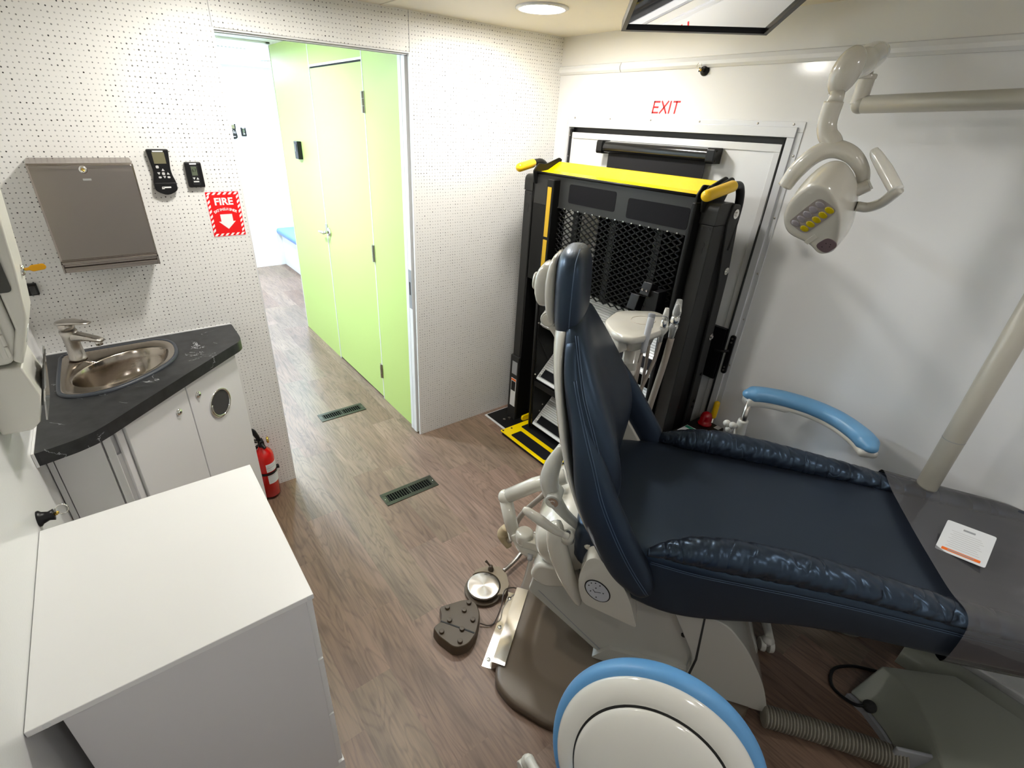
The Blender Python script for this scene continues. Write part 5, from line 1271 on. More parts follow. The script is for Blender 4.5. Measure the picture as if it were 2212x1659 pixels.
def disc(bm, r1, r2, y0_, y1_, tilt=0.85):
    a_, b_ = V((math.cos(tilt), 0, -math.sin(tilt))), V((math.sin(tilt), 0, math.cos(tilt)))
    loft(bm, [[pc + V((0, y_, 0)) + a_ * r1 * math.cos(2 * PI * k / 36) + b_ * r2 * math.sin(2 * PI * k / 36) for k in range(36)] for y_ in (y0_, y1_)])
disc(bm, 0.0475, 0.0345, 0, -0.0008); o = obj('touchpad_bezel', bm, 'black', pod)
bm = bm_new(); disc(bm, 0.0440, 0.0310, -0.0008, -0.0016); o = obj('touchpad', bm, 'pad', pod)
bm = bm_new()
for (du, dw) in ((-0.022, 0.028), (-0.010, 0.032), (-0.028, 0.016), (0.004, 0.026), (-0.006, 0.012), (0.018, -0.002), (0.0, -0.026), (-0.020, -0.006)):
    add_box(bm, pc + V((du, -0.0018, dw)), (0.0035, 0.0008, 0.0035), Euler((0, 0.6, 0)).to_matrix())
add_box(bm, pc + V((-0.010, -0.0018, -0.002)), (0.013, 0.0008, 0.0016), Euler((0, 0.9, 0)).to_matrix()); add_box(bm, pc + V((0.002, -0.0018, -0.004)), (0.018, 0.0008, 0.0014), Euler((0, -0.15, 0)).to_matrix())
obj('touchpad_symbols', bm, 'black', pod)
cprism('pod_arm', round_poly([(-0.20, 0.56), (-0.13, 0.64), (-0.06, 0.60), (-0.10, 0.52)], 0.02), -0.245, -0.18, 'ivory', bevel=0.012)
# grey armrest hinge behind the back, with knuckle
bm = bm_new(); add_tube(bm, [(-0.305, -0.19, 0.865), (-0.325, -0.20, 0.80), (-0.330, -0.21, 0.745), (-0.312, -0.215, 0.69), (-0.27, -0.215, 0.635), (-0.22, -0.205, 0.585)], [0.014, 0.026, 0.030, 0.026, 0.018, 0.014], seg=16); obj('back_bracket', bm, 'pale', ch, smooth=True)
bm = bm_new(); add_cyl(bm, (-0.306, -0.255, 0.700), (-0.306, -0.19, 0.700), 0.024, seg=28); o = obj('bracket_knuckle', bm, 'pale', ch, bevel=0.003)
bm = bm_new(); add_cyl(bm, (-0.306, -0.2555, 0.700), (-0.306, -0.2575, 0.700), 0.0175, seg=24); add_cyl(bm, (-0.306, -0.2575, 0.700), (-0.306, -0.259, 0.700), 0.0075, seg=14); obj('knuckle_bolt', bm, 'chrome', o)
# release lever
bm = bm_new(); add_tube(bm, [(-0.385, -0.30, 0.690), (-0.372, -0.30, 0.682), (-0.33, -0.295, 0.655), (-0.285, -0.285, 0.622), (-0.262, -0.275, 0.605), (-0.245, -0.27, 0.595)], [0.007, 0.0135, 0.0165, 0.013, 0.010, 0.012], seg=18); lv = obj('release_lever', bm, 'ivory', ch, smooth=True)
bm = bm_new(); add_lathe(bm, [(0.021, 0), (0.020, 0.022), (0.016, 0.030), (0, 0.031)], (-0.245, -0.262, 0.572), seg=24); obj('lever_hub', bm, 'ivory', lv, smooth=True)
bm = bm_new(); add_cyl(bm, (-0.245, -0.262, 0.602), (-0.245, -0.262, 0.606), 0.007, seg=14); obj('hub_screw', bm, 'black', lv)
# brown floor plate
pp = [(-0.415, -0.03), (-0.428, -0.30), (-0.398, -0.445), (-0.33, -0.49), (-0.190, -0.518), (0.12, -0.43), (0.40, -0.30), (0.46, -0.15)]
poly = round_poly(pp + [(x, -y) for x, y in reversed(pp)], [0.01, 0.07, 0.03, 0.03, 0.03, 0.06, 0.06, 0.03] + [0.03, 0.06, 0.06, 0.03, 0.03, 0.03, 0.07, 0.01], 6)
bm = bm_new(); rings = []
cx_, cy_ = 0.02, 0.0
for s_, z_ in ((1.0, 0.001), (1.0, 0.026), (0.996, 0.033), (0.982, 0.038), (0.96, 0.039), (0.84, 0.040), (0.80, 0.036), (0.77, 0.028), (0.74, 0.026), (0.5, 0.026)): rings.append([V((cx_ + (x - cx_) * s_, cy_ + (y - cy_) * s_, z_)) for x, y in poly])
loft(bm, rings); obj('floor_plate', bm, 'brownbase', ch, smooth=True)
cprism('pedestal', round_poly([(-0.10, 0.028), (-0.05, 0.10), (0.22, 0.12), (0.44, 0.10), (0.47, 0.028)], 0.01), -0.22, 0.22, 'pale', bevel=0.01)
# rear swing arm: elbow tube, upright and capped joint
sa = thing('chair_swing_arm', 'ivory tubular swing arm folded behind the dental chair', 'swing arm', (-0.865, -1.56, 0), CA)
bm = bm_new(); add_tube(bm, [(-0.30, -0.02, 0.640), (-0.40, -0.035, 0.585), (-0.497, -0.050, 0.512)], 0.0265, seg=22, smooth=False); add_sphere(bm, (-0.497, -0.050, 0.512), 0.0285); obj('upper_tube', bm, 'ivory', sa, smooth=True)
bm = bm_new(); add_tube(bm, [(-0.497, -0.052, 0.510), (-0.47, -0.07, 0.43), (-0.44, -0.09, 0.365)], 0.0245, seg=22, smooth=False); obj('lower_tube', bm, 'ivory', sa, smooth=True)
bm = bm_new(); add_lathe(bm, [(0.0, -0.03), (0.026, -0.03), (0.031, -0.018), (0.032, 0.010), (0.030, 0.018), (0.024, 0.023), (0, 0.024)], (-0.405, -0.105, 0.405), seg=36); obj('joint_cap', bm, 'ivory', sa, smooth=True)
bm = bm_new(); add_tube(bm, [(-0.44, -0.085, 0.395), (-0.40, -0.10, 0.350), (-0.36, -0.11, 0.345), (-0.33, -0.11, 0.35)], [0.028, 0.030, 0.022, 0.018], seg=18); add_box(bm, (-0.355, -0.11, 0.392), (0.10, 0.050, 0.035)); obj('bracket', bm, 'ivory', sa, bevel=0.006)
bm = bm_new(); add_tube(bm, [(-0.33, 0.02, 0.60), (-0.37, 0.0, 0.52), (-0.44, -0.03, 0.42), (-0.47, -0.05, 0.30)], 0.010, seg=12); obj('cable', bm, 'taupe', sa, smooth=True)
bm = bm_new(); add_cyl(bm, (-0.372, -0.13, 0.325), (-0.372, -0.13, 0.352), 0.010, seg=18); obj('stop_pin', bm, 'pad', sa, smooth=True)
bm = bm_new(); add_tube(bm, [(-0.49, -0.03, 0.345), (-0.50, -0.035, 0.31), (-0.47, -0.05, 0.27)], [0.018, 0.024, 0.012], seg=14); obj('tubing_guard', bm, mat('tan_rubber', (0.42, 0.33, 0.20), 0.5), sa, smooth=True)
# far-side armrest support seen through the gap between back and seat
cprism('armrest_support', round_poly([(-0.20, 0.42), (-0.20, 0.70), (-0.13, 0.74), (-0.03, 0.60), (-0.02, 0.42)], 0.02), 0.285, 0.325, 'ivory', bevel=0.008)
bm = bm_new(); add_cyl(bm, (-0.12, 0.2845, 0.655), (-0.12, 0.281, 0.655), 0.006, seg=14); obj('screw', bm, 'steelv', ch)
# ================================================================== operatory light on its post
dl = thing('dental_light', 'off-white dental operating light on a jointed arm and beige post by the right wall', 'dental light', (0, 0, 0))
bm = bm_new(); add_cyl(bm, (-0.14, -2.085, 0.02), (-0.14, -2.085, 1.80), 0.029, seg=32); ps = obj('post', bm, 'beige', dl, smooth=True)
bm = bm_new(); add_cyl(bm, (-0.14, -2.085, 0.888), (-0.14, -2.085, 0.890), 0.0294, seg=32); obj('post_joint', bm, 'labelgrey', ps)
bm = bm_new(); add_lathe(bm, [(0.06, 0), (0.06, 0.012), (0.035, 0.03), (0.030, 0.06), (0, 0.06)], (-0.14, -2.085, 0.0)); obj('post_foot', bm, 'beige', dl, smooth=True)
bm = bm_new(); add_tube(bm, [(-0.14, -2.60, 1.842), (-0.14, -2.085, 1.822), (-0.14, -1.50, 1.800)], 0.0245, seg=28, smooth=False)
add_sphere(bm, (-0.14, -1.50, 1.800), 0.0255); obj('horizontal_tube', bm, 'beige', dl, smooth=True)
bm = bm_new(); add_cyl(bm, (-0.14, -1.492, 1.800), (-0.14, -1.492, 1.872), 0.0225, seg=24); add_cyl(bm, (-0.14, -1.492, 1.866), (-0.14, -1.492, 1.880), 0.025, seg=24); obj('elbow', bm, 'ivory', dl, smooth=False, bevel=0.003)
bm = bm_new(); add_tube(bm, [(-0.12, -1.492, 1.935), (-0.16, -1.495, 1.925), (-0.28, -1.515, 1.895), (-0.40, -1.535, 1.872), (-0.44, -1.54, 1.866)], [0.030, 0.036, 0.040, 0.034, 0.026], seg=24); obj('spring_arm', bm, 'ivory', dl, smooth=True)
bm = bm_new(); add_cyl(bm, (-0.14, -1.492, 1.875), (-0.14, -1.492, 1.93), 0.012); obj('arm_spindle', bm, 'ivory', dl, smooth=True)
bm = bm_new(); rings = []
for (s, a, b_) in ((-0.058, 0.006, 0.006), (-0.052, 0.020, 0.018), (-0.03, 0.033, 0.030), (0.0, 0.037, 0.035), (0.03, 0.033, 0.031), (0.05, 0.020, 0.019), (0.057, 0.006, 0.006)):
    ax = V((0.0, -0.22, 0.97)).normalized(); rings.append(sring(V((-0.45, -1.555, 1.862)) + ax * s, V((1, 0, 0)), ax.cross(V((1, 0, 0))).normalized(), b_, a, 2, 24))
loft(bm, rings); obj('joint_cover', bm, 'ivory', dl, smooth=True, sub=1)
bm = bm_new(); add_tube(bm, [(-0.455, -1.552, 1.815), (-0.458, -1.556, 1.788)], 0.018, seg=22, smooth=False); obj('drop_collar', bm, 'ivory', dl, smooth=True)
bm = bm_new(); add_tube(bm, [(-0.458, -1.552, 1.792), (-0.458, -1.552, 1.745), (-0.458, -1.562, 1.715), (-0.458, -1.582, 1.695), (-0.458, -1.588, 1.670)], [0.0235, 0.0235, 0.0235, 0.0235, 0.0235], seg=24); dr = obj('drop_tube', bm, 'ivory', dl, smooth=True)
bm = bm_new(); add_tube(bm, [V((-0.458, -1.530 + 0.007 * math.cos(a), 1.800 + 0.011 * math.sin(a))) for a in [PI * 0.5 + PI * k / 8 for k in range(9)]], 0.0016, seg=6); obj('hook', bm, 'chrome', dr, smooth=True)
# U-shaped yoke
bm = bm_new(); add_tube(bm, [(-0.475, -1.500, 1.575), (-0.475, -1.520, 1.620), (-0.47, -1.552, 1.662), (-0.46, -1.590, 1.680), (-0.45, -1.635, 1.668), (-0.44, -1.668, 1.635), (-0.436, -1.682, 1.600)], [0.020, 0.023, 0.024, 0.024, 0.021, 0.017, 0.015], seg=20); obj('yoke', bm, 'ivory', dl, smooth=True)
n_ = V((-0.80, -0.05, -0.60)).normalized(); e1 = V((-0.047, -0.070, 0.069)); e1 = (e1 - n_ * e1.dot(n_)).normalized(); e2 = n_.cross(e1).normalized()
fc = V((-0.52, -1.62, 1.495)); mL = Matrix((e1, e2, n_)).transposed().to_4x4(); mL.translation = fc; inv = mL.inverted()
face_px = [(-.526, -1.542, 1.497), (-.562, -1.563, 1.546), (-.590, -1.605, 1.588), (-.594, -1.644, 1.596), (-.575, -1.672, 1.572), (-.540, -1.691, 1.527), (-.496, -1.691, 1.469), (-.459, -1.679, 1.419), (-.448, -1.643, 1.401), (-.469, -1.612, 1.426), (-.491, -1.554, 1.450)]
f2 = [inv @ V(p) for p in face_px]; f2 = closed_catmull([(p.x, p.y) for p in f2], 5)
ctr = V((sum(p[0] for p in f2) / len(f2), sum(p[1] for p in f2) / len(f2), 0))
rings = []
for s_, z_ in ((0.3, -0.118), (0.75, -0.117), (0.93, -0.110), (1.0, -0.095), (1.03, -0.070), (1.03, -0.05), (1.01, -0.020), (0.985, -0.005), (0.95, 0.0), (0.5, 0.0)):
    rings.append([mL @ V((ctr.x + (x - ctr.x) * s_ + 0.05 * z_ * 0, ctr.y + (y - ctr.y) * s_, z_)) for x, y in f2])
bm = bm_new(); loft(bm, rings); hd2 = obj('lamp_head', bm, 'ivory', dl, smooth=True, sub=1)
a_ = inv @ V((-.509, -1.587, 1.477)); b2_ = inv @ V((-.556, -1.657, 1.546)); mid = (a_ + b2_) / 2
bm = bm_new(); add_prism(bm, rrect(0.128, 0.060, 0.018, mid.x, mid.y + 0.001), -0.001, 0.0008, mL); md = obj('led_panel', bm, 'module', hd2)
sgn = 1 if (mL @ V((mid.x, mid.y + 0.02, 0))).z < (mL @ V((mid.x, mid.y, 0))).z else -1
for row, mm_ in ((-1, 'lens_clear'), (1, 'lens_yellow')):
    for k in range(5):
        bm = bm_new(); c_ = mL @ V((mid.x + (k - 2) * 0.0242 + row * 0.002, mid.y + sgn * row * 0.0138, 0.001)); add_sphere(bm, c_, 0.0108, (1, 1.15, 0.28), mL.to_3x3(), 20, 10); obj('led_lens', bm, mm_, md, smooth=True)
se = inv @ V((-0.472, -1.661, 1.437))
bm = bm_new(); add_prism(bm, round_poly([(se.x - 0.027, se.y - 0.020), (se.x + 0.027, se.y - 0.020), (se.x + 0.028, se.y + 0.018), (se.x - 0.026, se.y + 0.020)], 0.018, 6), -0.001, 0.0016, mL); sp = obj('sensor_window', bm, 'purple', hd2)
bm = bm_new()
for (dx, dy) in ((-0.012, 0.004), (0.006, 0.006), (0.012, -0.004), (0.004, -0.008)): add_prism(bm, rrect(0.003, 0.003, 0.0014, se.x + dx, se.y + dy, 3), 0.0016, 0.0019, mL)
obj('sensor_dots', bm, 'gap', sp)
pl_ = inv @ V((-.478, -1.620, 1.449)); bm = bm_new(); add_prism(bm, rrect(0.044, 0.013, 0.001, pl_.x, pl_.y), -0.0005, 0.0008, mL); obj('embossed_plate', bm, 'ivory', hd2, bevel=0.0004)
bm = bm_new(); add_cyl(bm, (-0.462, -1.665, 1.572), (-0.448, -1.700, 1.600), 0.0165, seg=24); kb = obj('pivot_knob', bm, 'ivory', dl, bevel=0.002)
bm = bm_new(); add_cyl(bm, (-0.448, -1.700, 1.600), (-0.4465, -1.7035, 1.603), 0.0140, seg=24); obj('knob_cap', bm, 'shell', kb)
bm = bm_new(); add_tube(bm, [(-0.45, -1.690, 1.545), (-0.44, -1.715, 1.545), (-0.45, -1.745, 1.562), (-0.47, -1.768, 1.588), (-0.475, -1.778, 1.600)], [0.013, 0.013, 0.013, 0.014, 0.012], seg=18); hb = obj('handle_bracket', bm, 'ivory', dl, smooth=True)
bm = bm_new(); add_tube(bm, [(-0.475, -1.772, 1.596), (-0.467, -1.755, 1.612), (-0.455, -1.725, 1.640), (-0.445, -1.690, 1.672), (-0.442, -1.680, 1.684)], [0.016, 0.0165, 0.0165, 0.0135, 0.009], seg=20); obj('grip_handle', bm, 'shell', hb, smooth=True)

# ================================================================== assistant's instrument tray
iu = thing('instrument_holder', 'ivory assistant instrument holder on a post behind the chair back', 'instrument holder', (0, 0, 0))
TZ = 1.060
tp_ = [(-0.680, -1.082), (-0.540, -1.030), (-0.402, -1.122), (-0.428, -1.200), (-0.520, -1.262), (-0.650, -1.272), (-0.742, -1.262), (-0.748, -1.190)]
tp2 = round_poly(tp_, [0.04, 0.04, 0.035, 0.03, 0.02, 0.02, 0.035, 0.04], 5)
def inset(pts, s): 
    cx = sum(p[0] for p in pts) / len(pts); cy = sum(p[1] for p in pts) / len(pts); return [(cx + (x - cx) * s, cy + (y - cy) * s) for x, y in pts]
rings = [zring(inset(tp2, a), TZ + z) for a, z in ((0.90, -0.030), (0.975, -0.026), (1.0, -0.014), (0.985, -0.003), (0.94, 0.0), (0.5, 0.001))]
bm = bm_new(); loft(bm, rings); tr = obj('tray', bm, 'ivory', iu, smooth=True)
bm = bm_new(); add_tube(bm, [V((-0.55 + 0.050 * math.cos(a), -1.165 + 0.042 * math.sin(a), TZ + 0.0012)) for a in [2 * PI * k / 30 for k in range(31)]], 0.0012, seg=6, smooth=False); obj('pad_outline', bm, 'taupe', tr)
rings = [zring(inset(tp2, a), TZ + z) for a, z in ((0.42, -0.085), (0.55, -0.075), (0.62, -0.045), (0.80, -0.026))]
bm = bm_new(); loft(bm, [[(x - 0.01, y - 0.005, z) for x, y, z in r] for r in rings]); obj('underside_housing', bm, 'ivory', iu, smooth=True)
bm = bm_new(); add_bb(bm, (-0.730, -1.215, TZ - 0.080), (-0.66, -1.125, TZ - 0.028)); obj('side_block', bm, 'ivory', iu, bevel=0.012, seg=3)
px_, py_ = -0.628, -1.198
bm = bm_new(); add_cyl(bm, (px_, py_, 0.36), (px_, py_, TZ - 0.05), 0.031, seg=30); pt_ = obj('post', bm, 'ivory', iu, smooth=True)
bm = bm_new(); add_cyl(bm, (px_, py_, 0.895), (px_, py_, 0.925), 0.0322, seg=30); obj('post_collar', bm, 'ivory', pt_, bevel=0.001)
bm = bm_new(); add_tube(bm, [(px_, py_, 0.385), (px_ - 0.12, py_ - 0.10, 0.385), (-0.93, -1.38, 0.40)], 0.030, seg=20); obj('base_arm', bm, 'ivory', iu, smooth=True)
# hose manifold on the wall side
hoses = [((-0.735, -1.318), 0.0065, (-0.68, -1.285)), ((-0.655, -1.325), 0.0095, (-0.62, -1.27)), ((-0.592, -1.312), 0.0065, (-0.60, -1.25)), ((-0.525, -1.292), 0.0105, (-0.585, -1.285))]
def instrument(name, lab, cat, x, y, parts):
    t = thing(name, lab, cat, (x, y, TZ)); t.scale = (1.2, 1.2, 1.2); parts(t); return t
def syr(t):
    bm = bm_new(); add_tube(bm, [(-0.010, -0.006, -0.055), (-0.006, -0.003, -0.02), (0.002, 0.0, 0.035), (0.006, 0.002, 0.050)], [0.0085, 0.010, 0.0095, 0.0095], seg=16); obj('handle', bm, 'pad', t, smooth=True)
    bm = bm_new(); add_cyl(bm, (0.002, 0.0, 0.020), (0.010, 0.004, 0.062), 0.0105, seg=20); obj('head', bm, 'labelgrey', t, bevel=0.002)
    bm = bm_new(); add_tube(bm, [(0.014, -0.001, 0.055), (0.045, -0.010, 0.052), (0.060, -0.015, 0.048), (0.067, -0.017, 0.034)], 0.0022, seg=8); obj('nozzle', bm, 'chrome', t, smooth=True)
def suc(sz, top):
    def f(t):
        bm = bm_new(); add_lathe(bm, [(0.008 * sz, -0.05), (0.010 * sz, -0.02), (0.013 * sz, -0.004), (0.012 * sz, 0.006), (0, 0.006)], seg=22); obj('collar', bm, 'clearp', t, smooth=True)
        bm = bm_new(); add_lathe(bm, [(0.009 * sz, 0.006), (0.013 * sz, 0.014), (0.013 * sz, 0.028), (0.008 * sz, 0.036), (0, 0.036)], seg=22); obj('valve', bm, 'chrome', t, smooth=True)
        bm = bm_new(); add_lathe(bm, [(0.011 * sz, 0.030), (0.0125 * sz, 0.045), (0.008 * sz, top), (0.0055 * sz, top), (0.0, top - 0.01)], seg=22); obj('tip', bm, 'clearp' if sz > 1 else 'pale', t, smooth=True)
    return f
instrument('air_water_syringe', 'grey air water syringe with bent chrome nozzle on the instrument holder', 'dental instrument', -0.650, -1.262, syr)
instrument('saliva_ejector', 'small chrome and white saliva ejector valve on the instrument holder', 'dental instrument', -0.560, -1.262, suc(0.75, 0.068))
instrument('suction_handpiece', 'clear tipped suction handpiece at the end of the instrument holder', 'dental instrument', -0.492, -1.262, suc(1.05, 0.085))
for (path, r) in (([(-0.660, -1.262, 0.985), (-0.672, -1.262, 0.90), (-0.69, -1.255, 0.75), (-0.72, -1.24, 0.5)], 0.0055), ([(-0.60, -1.215, 0.99), (-0.602, -1.218, 0.80), (-0.615, -1.22, 0.62), (-0.66, -1.21, 0.45)], 0.0115),
                  ([(-0.568, -1.225, 0.985), (-0.565, -1.228, 0.86), (-0.575, -1.235, 0.74), (-0.62, -1.235, 0.55)], 0.0062), ([(-0.560, -1.263, 1.01), (-0.572, -1.262, 0.93), (-0.602, -1.250, 0.80), (-0.625, -1.245, 0.68), (-0.64, -1.23, 0.5)], 0.0070),
                  ([(-0.492, -1.263, 1.01), (-0.500, -1.262, 0.90), (-0.522, -1.26, 0.75), (-0.545, -1.26, 0.6), (-0.58, -1.25, 0.42)], 0.0125), ([(-0.668, -1.168, 0.985), (-0.672, -1.170, 0.93), (-0.678, -1.18, 0.86)], 0.004)):
    bm = bm_new(); add_tube(bm, path, r, seg=14); obj('tubing', bm, 'taupe', iu, smooth=True)

# ================================================================== assistant stool behind the chair (blue curved support)
st = thing('assistant_stool', 'assistant stool with a curved steel-blue arm support beyond the dental chair', 'stool', (0, 0, 0))
arc = catmull([(-0.252, -1.497, 0.806), (-0.210, -1.535, 0.808), (-0.168, -1.60, 0.808), (-0.140, -1.69, 0.806), (-0.145, -1.78, 0.804), (-0.190, -1.87, 0.802), (-0.245, -1.925, 0.800)], 6)
prof_r = [0.016] + [0.027] * (len(arc) - 2) + [0.018]
bm = bm_new(); rings = []
for i, p in enumerate(arc):
    t_ = (arc[min(i + 1, len(arc) - 1)] - arc[max(i - 1, 0)]).normalized(); s_ = V((t_.y, -t_.x, 0)).normalized()
    k_ = min(1.0, 0.62 + 0.2 * i, 0.62 + 0.2 * (len(arc) - 1 - i))
    rings.append(sring(p, s_, EZ, 0.037 * k_, 0.029 * k_, 2.2, 20))
first = [c_ for c_ in rings[0]]
def shrink(r, c, s, off): return [c + (v - c) * s + off for v in r]
d0 = (arc[0] - arc[1]).normalized(); d1 = (arc[-1] - arc[-2]).normalized()
rings = [shrink(rings[0], arc[0], 0.35, d0 * 0.017), shrink(rings[0], arc[0], 0.8, d0 * 0.011)] + rings + [shrink(rings[-1], arc[-1], 0.8, d1 * 0.011), shrink(rings[-1], arc[-1], 0.35, d1 * 0.017)]
loft(bm, rings); obj('arm_pad', bm, 'bluearm', st, smooth=True, sub=1)
bm = bm_new(); rings = []
for i, p in enumerate(arc):
    t_ = (arc[min(i + 1, len(arc) - 1)] - arc[max(i - 1, 0)]).normalized(); s_ = V((t_.y, -t_.x, 0)).normalized()
    hh = 0.020 if i < 14 else 0.014
    rings.append(sring(p + V((0, 0, -0.020 - hh * 0.4)), s_, EZ, 0.029, hh, 4, 16))
loft(bm, rings); obj('arm_underside', bm, 'disp', st, smooth=True)
bm = bm_new(); add_cyl(bm, (-0.255, -1.515, 0.60), (-0.255, -1.515, 0.78), 0.0115, seg=18); obj('arm_rod', bm, 'steelv', st, smooth=True)
bm = bm_new(); add_tube(bm, [(-0.255, -1.515, 0.695), (-0.255, -1.515, 0.64), (-0.25, -1.53, 0.56), (-0.25, -1.60, 0.45), (-0.25, -1.66, 0.40)], [0.019, 0.021, 0.018, 0.018, 0.018], seg=18); ac = obj('arm_socket', bm, 'disp', st, smooth=True)
bm = bm_new()
add_cyl(bm, (-0.272, -1.505, 0.668), (-0.295, -1.492, 0.668), 0.008)
for k in range(3):
    a = 2 * PI * k / 3 + 0.4; add_sphere(bm, V((-0.302, -1.488, 0.668)) + V((-0.25 * math.cos(a) * 0.5, 0.0, 0)) * 0.0 + V((0.004, 0.014 * math.cos(a), 0.014 * math.sin(a))), 0.0145, u=14, v=10)
obj('wing_knob', bm, 'disp', ac, smooth=True)
sc_ = V((-0.27, -1.73, 0))
bm = bm_new(); add_lathe(bm, [(0, 0.36), (0.12, 0.36), (0.165, 0.375), (0.175, 0.395), (0.165, 0.415), (0.12, 0.425), (0, 0.428)], sc_, seg=40); obj('seat', bm, 'blue', st, smooth=True)
bm = bm_new(); add_cyl(bm, sc_ + V((0, 0, 0.09)), sc_ + V((0, 0, 0.37)), 0.025); obj('gas_column', bm, 'chrome', st, smooth=True)
def stool_base(parent, c, ang0, r, n=5, vis=None):
    hub = bm_new(); add_lathe(hub, [(0.045, 0.055), (0.045, 0.085), (0.035, 0.11), (0, 0.11)], c, seg=28); obj('hub', hub, 'disp', parent, smooth=True)
    for k in range(n):
        a = ang0 + 2 * PI * k / n; d = V((math.cos(a), math.sin(a), 0)); e = c + d * r
        bm = bm_new(); add_tube(bm, [c + d * 0.03 + V((0, 0, 0.085)), c + d * r * 0.6 + V((0, 0, 0.085)), e + V((0, 0, 0.070))], [0.020, 0.018, 0.014], seg=14); obj('leg', bm, 'disp', parent, smooth=True)
        s = V((-d.y, d.x, 0)); bm = bm_new()
        for q in (-1, 1): add_cyl(bm, e + s * q * 0.006 + V((0, 0, 0.0262)), e + s * q * 0.024 + V((0, 0, 0.0262)), 0.026, 0.024, seg=28)
        w_ = obj('caster', bm, 'disp', parent, bevel=0.003)
        bm = bm_new(); add_tube(bm, [e + V((0, 0, 0.02)), e + V((0, 0, 0.055)), e + V((0, 0, 0.075))], [0.006, 0.022, 0.012], seg=14); obj('caster_hood', bm, 'disp', w_, smooth=True)
stool_base(st, sc_, math.atan2(-1.949 + 1.73, -0.520 + 0.27), 0.335)

# ================================================================== operator stool back in the foreground
os_ = thing('operator_stool', 'operator stool with an off-white shell back edged in sky blue, in the foreground', 'stool', (0, 0, 0))
Nn = V((math.cos(STOOL_AZ), math.sin(STOOL_AZ), 0)); A_ = V((-Nn.y, Nn.x, 0))
Up = (V((0, 0, 1)) + Nn * STOOL_TILT).normalized(); Nn2 = A_.cross(Up).normalized()
if Nn2.dot(Nn) < 0: Nn2 = -Nn2
C0 = V(STOOL_C)
th_ = math.radians(STOOL_ROLL); A_, Up = A_ * math.cos(th_) - Up * math.sin(th_), Up * math.cos(th_) + A_ * math.sin(th_)
def egg(s, a=STOOL_W, b=STOOL_H, n=48):
    out = []
    for k in range(n):
        t_ = 2 * PI * k / n; x = a * math.cos(t_); y = b * math.sin(t_)
        out.append((x * s, y * s))
    return out
def ring_at(s, dn, curl=0.42):
    r_ = []
    for (x, y) in egg(s):
        r_.append(C0 + A_ * x + Up * y + Nn2 * (dn - curl * x * x * 1.6 - 0.25 * y * y))
    return r_
bm = bm_new(); loft(bm, [ring_at(s, d) for s, d in ((0.3, -0.052), (0.90, -0.052), (1.01, -0.044), (1.07, -0.028), (1.085, -0.010), (1.075, 0.004), (1.045, 0.012), (0.98, 0.012), (0.5, 0.010))]); obj('back_cushion', bm, 'blue', os_, smooth=True, sub=1)
bm = bm_new(); loft(bm, [ring_at(s, d) for s, d in ((0.3, 0.0), (0.97, 0.0), (1.0, 0.010), (0.998, 0.016), (0.96, 0.025), (0.88, 0.031), (0.805, 0.032), (0.785, 0.027), (0.3, 0.027))]); sh_ = obj('back_shell', bm, 'shell', os_, smooth=True, sub=1)
bm = bm_new(); loft(bm, [ring_at(s, d) for s, d in ((0.3, 0.02), (0.792, 0.022), (0.792, 0.0295), (0.3, 0.0295))]); obj('shell_seam', bm, 'gap', sh_)
bm = bm_new(); loft(bm, [ring_at(s, d) for s, d in ((0.3, 0.026), (0.776, 0.026), (0.776, 0.034), (0.75, 0.042), (0.60, 0.052), (0.38, 0.057), (0.12, 0.059))]); obj('shell_cover', bm, 'shell', os_, smooth=True, sub=1)
oc = V((-1.565, -2.045, 0))
bm = bm_new(); add_tube(bm, [C0 + Nn2 * 0.02 + V((0, 0, -0.05)), C0 + Nn2 * 0.05 + V((0, 0, -0.10)), V((-1.56, -2.06, 0.42)), V((oc.x, oc.y, 0.35))], 0.018, seg=16); obj('back_arm', bm, 'disp', os_, smooth=True)
bm = bm_new(); add_lathe(bm, [(0, 0.36), (0.10, 0.36), (0.145, 0.375), (0.155, 0.40), (0.145, 0.425), (0.10, 0.435), (0, 0.438)], oc, seg=40); obj('seat', bm, 'blue', os_, smooth=True)
bm = bm_new(); add_cyl(bm, oc + V((0, 0, 0.09)), oc + V((0, 0, 0.37)), 0.025); obj('gas_column', bm, 'chrome', os_, smooth=True)
stool_base(os_, oc, math.atan2(-1.735 + 2.045, -1.509 + 1.565), 0.315)

# ================================================================== floor box, hose and cable
ub = thing('utility_box', 'grey-green utility box on the floor under the leg rest, joined to the hose', 'utility box', (0, 0, 0))
def zprism_rings(name, sets, m, parent, **kw):
    bm = bm_new(); loft(bm, sets); return obj(name, bm, m, parent, **kw)
top_o = [(-0.358, -2.240), (-0.200, -2.395), (-0.205, -2.62), (-0.30, -2.80), (-0.68, -2.80), (-0.66, -2.58), (-0.590, -2.460), (-0.485, -2.410), (-0.400, -2.350), (-0.352, -2.270)]
bot_o = [(-0.430, -2.195), (-0.180, -2.385), (-0.18, -2.64), (-0.28, -2.84), (-0.76, -2.84), (-0.70, -2.60), (-0.600, -2.470), (-0.530, -2.400), (-0.460, -2.330), (-0.425, -2.255)]
bm = bm_new(); 
poly_t = [(-0.372, -2.236), (-0.205, -2.395), (-0.205, -2.80), (-0.66, -2.80), (-0.640, -2.56), (-0.585, -2.458), (-0.488, -2.405), (-0.412, -2.345), (-0.375, -2.285)]
poly_b = [(-0.455, -2.205), (-0.190, -2.385), (-0.19, -2.82), (-0.72, -2.82), (-0.70, -2.58), (-0.640, -2.475), (-0.560, -2.400), (-0.500, -2.325), (-0.465, -2.262)]
loft(bm, [[(x, y, 0.022) for x, y in poly_b], [(x, y, 0.140) for x, y in poly_t], ]); obj('cover', bm, 'greybox', ub, bevel=0.008, seg=3)
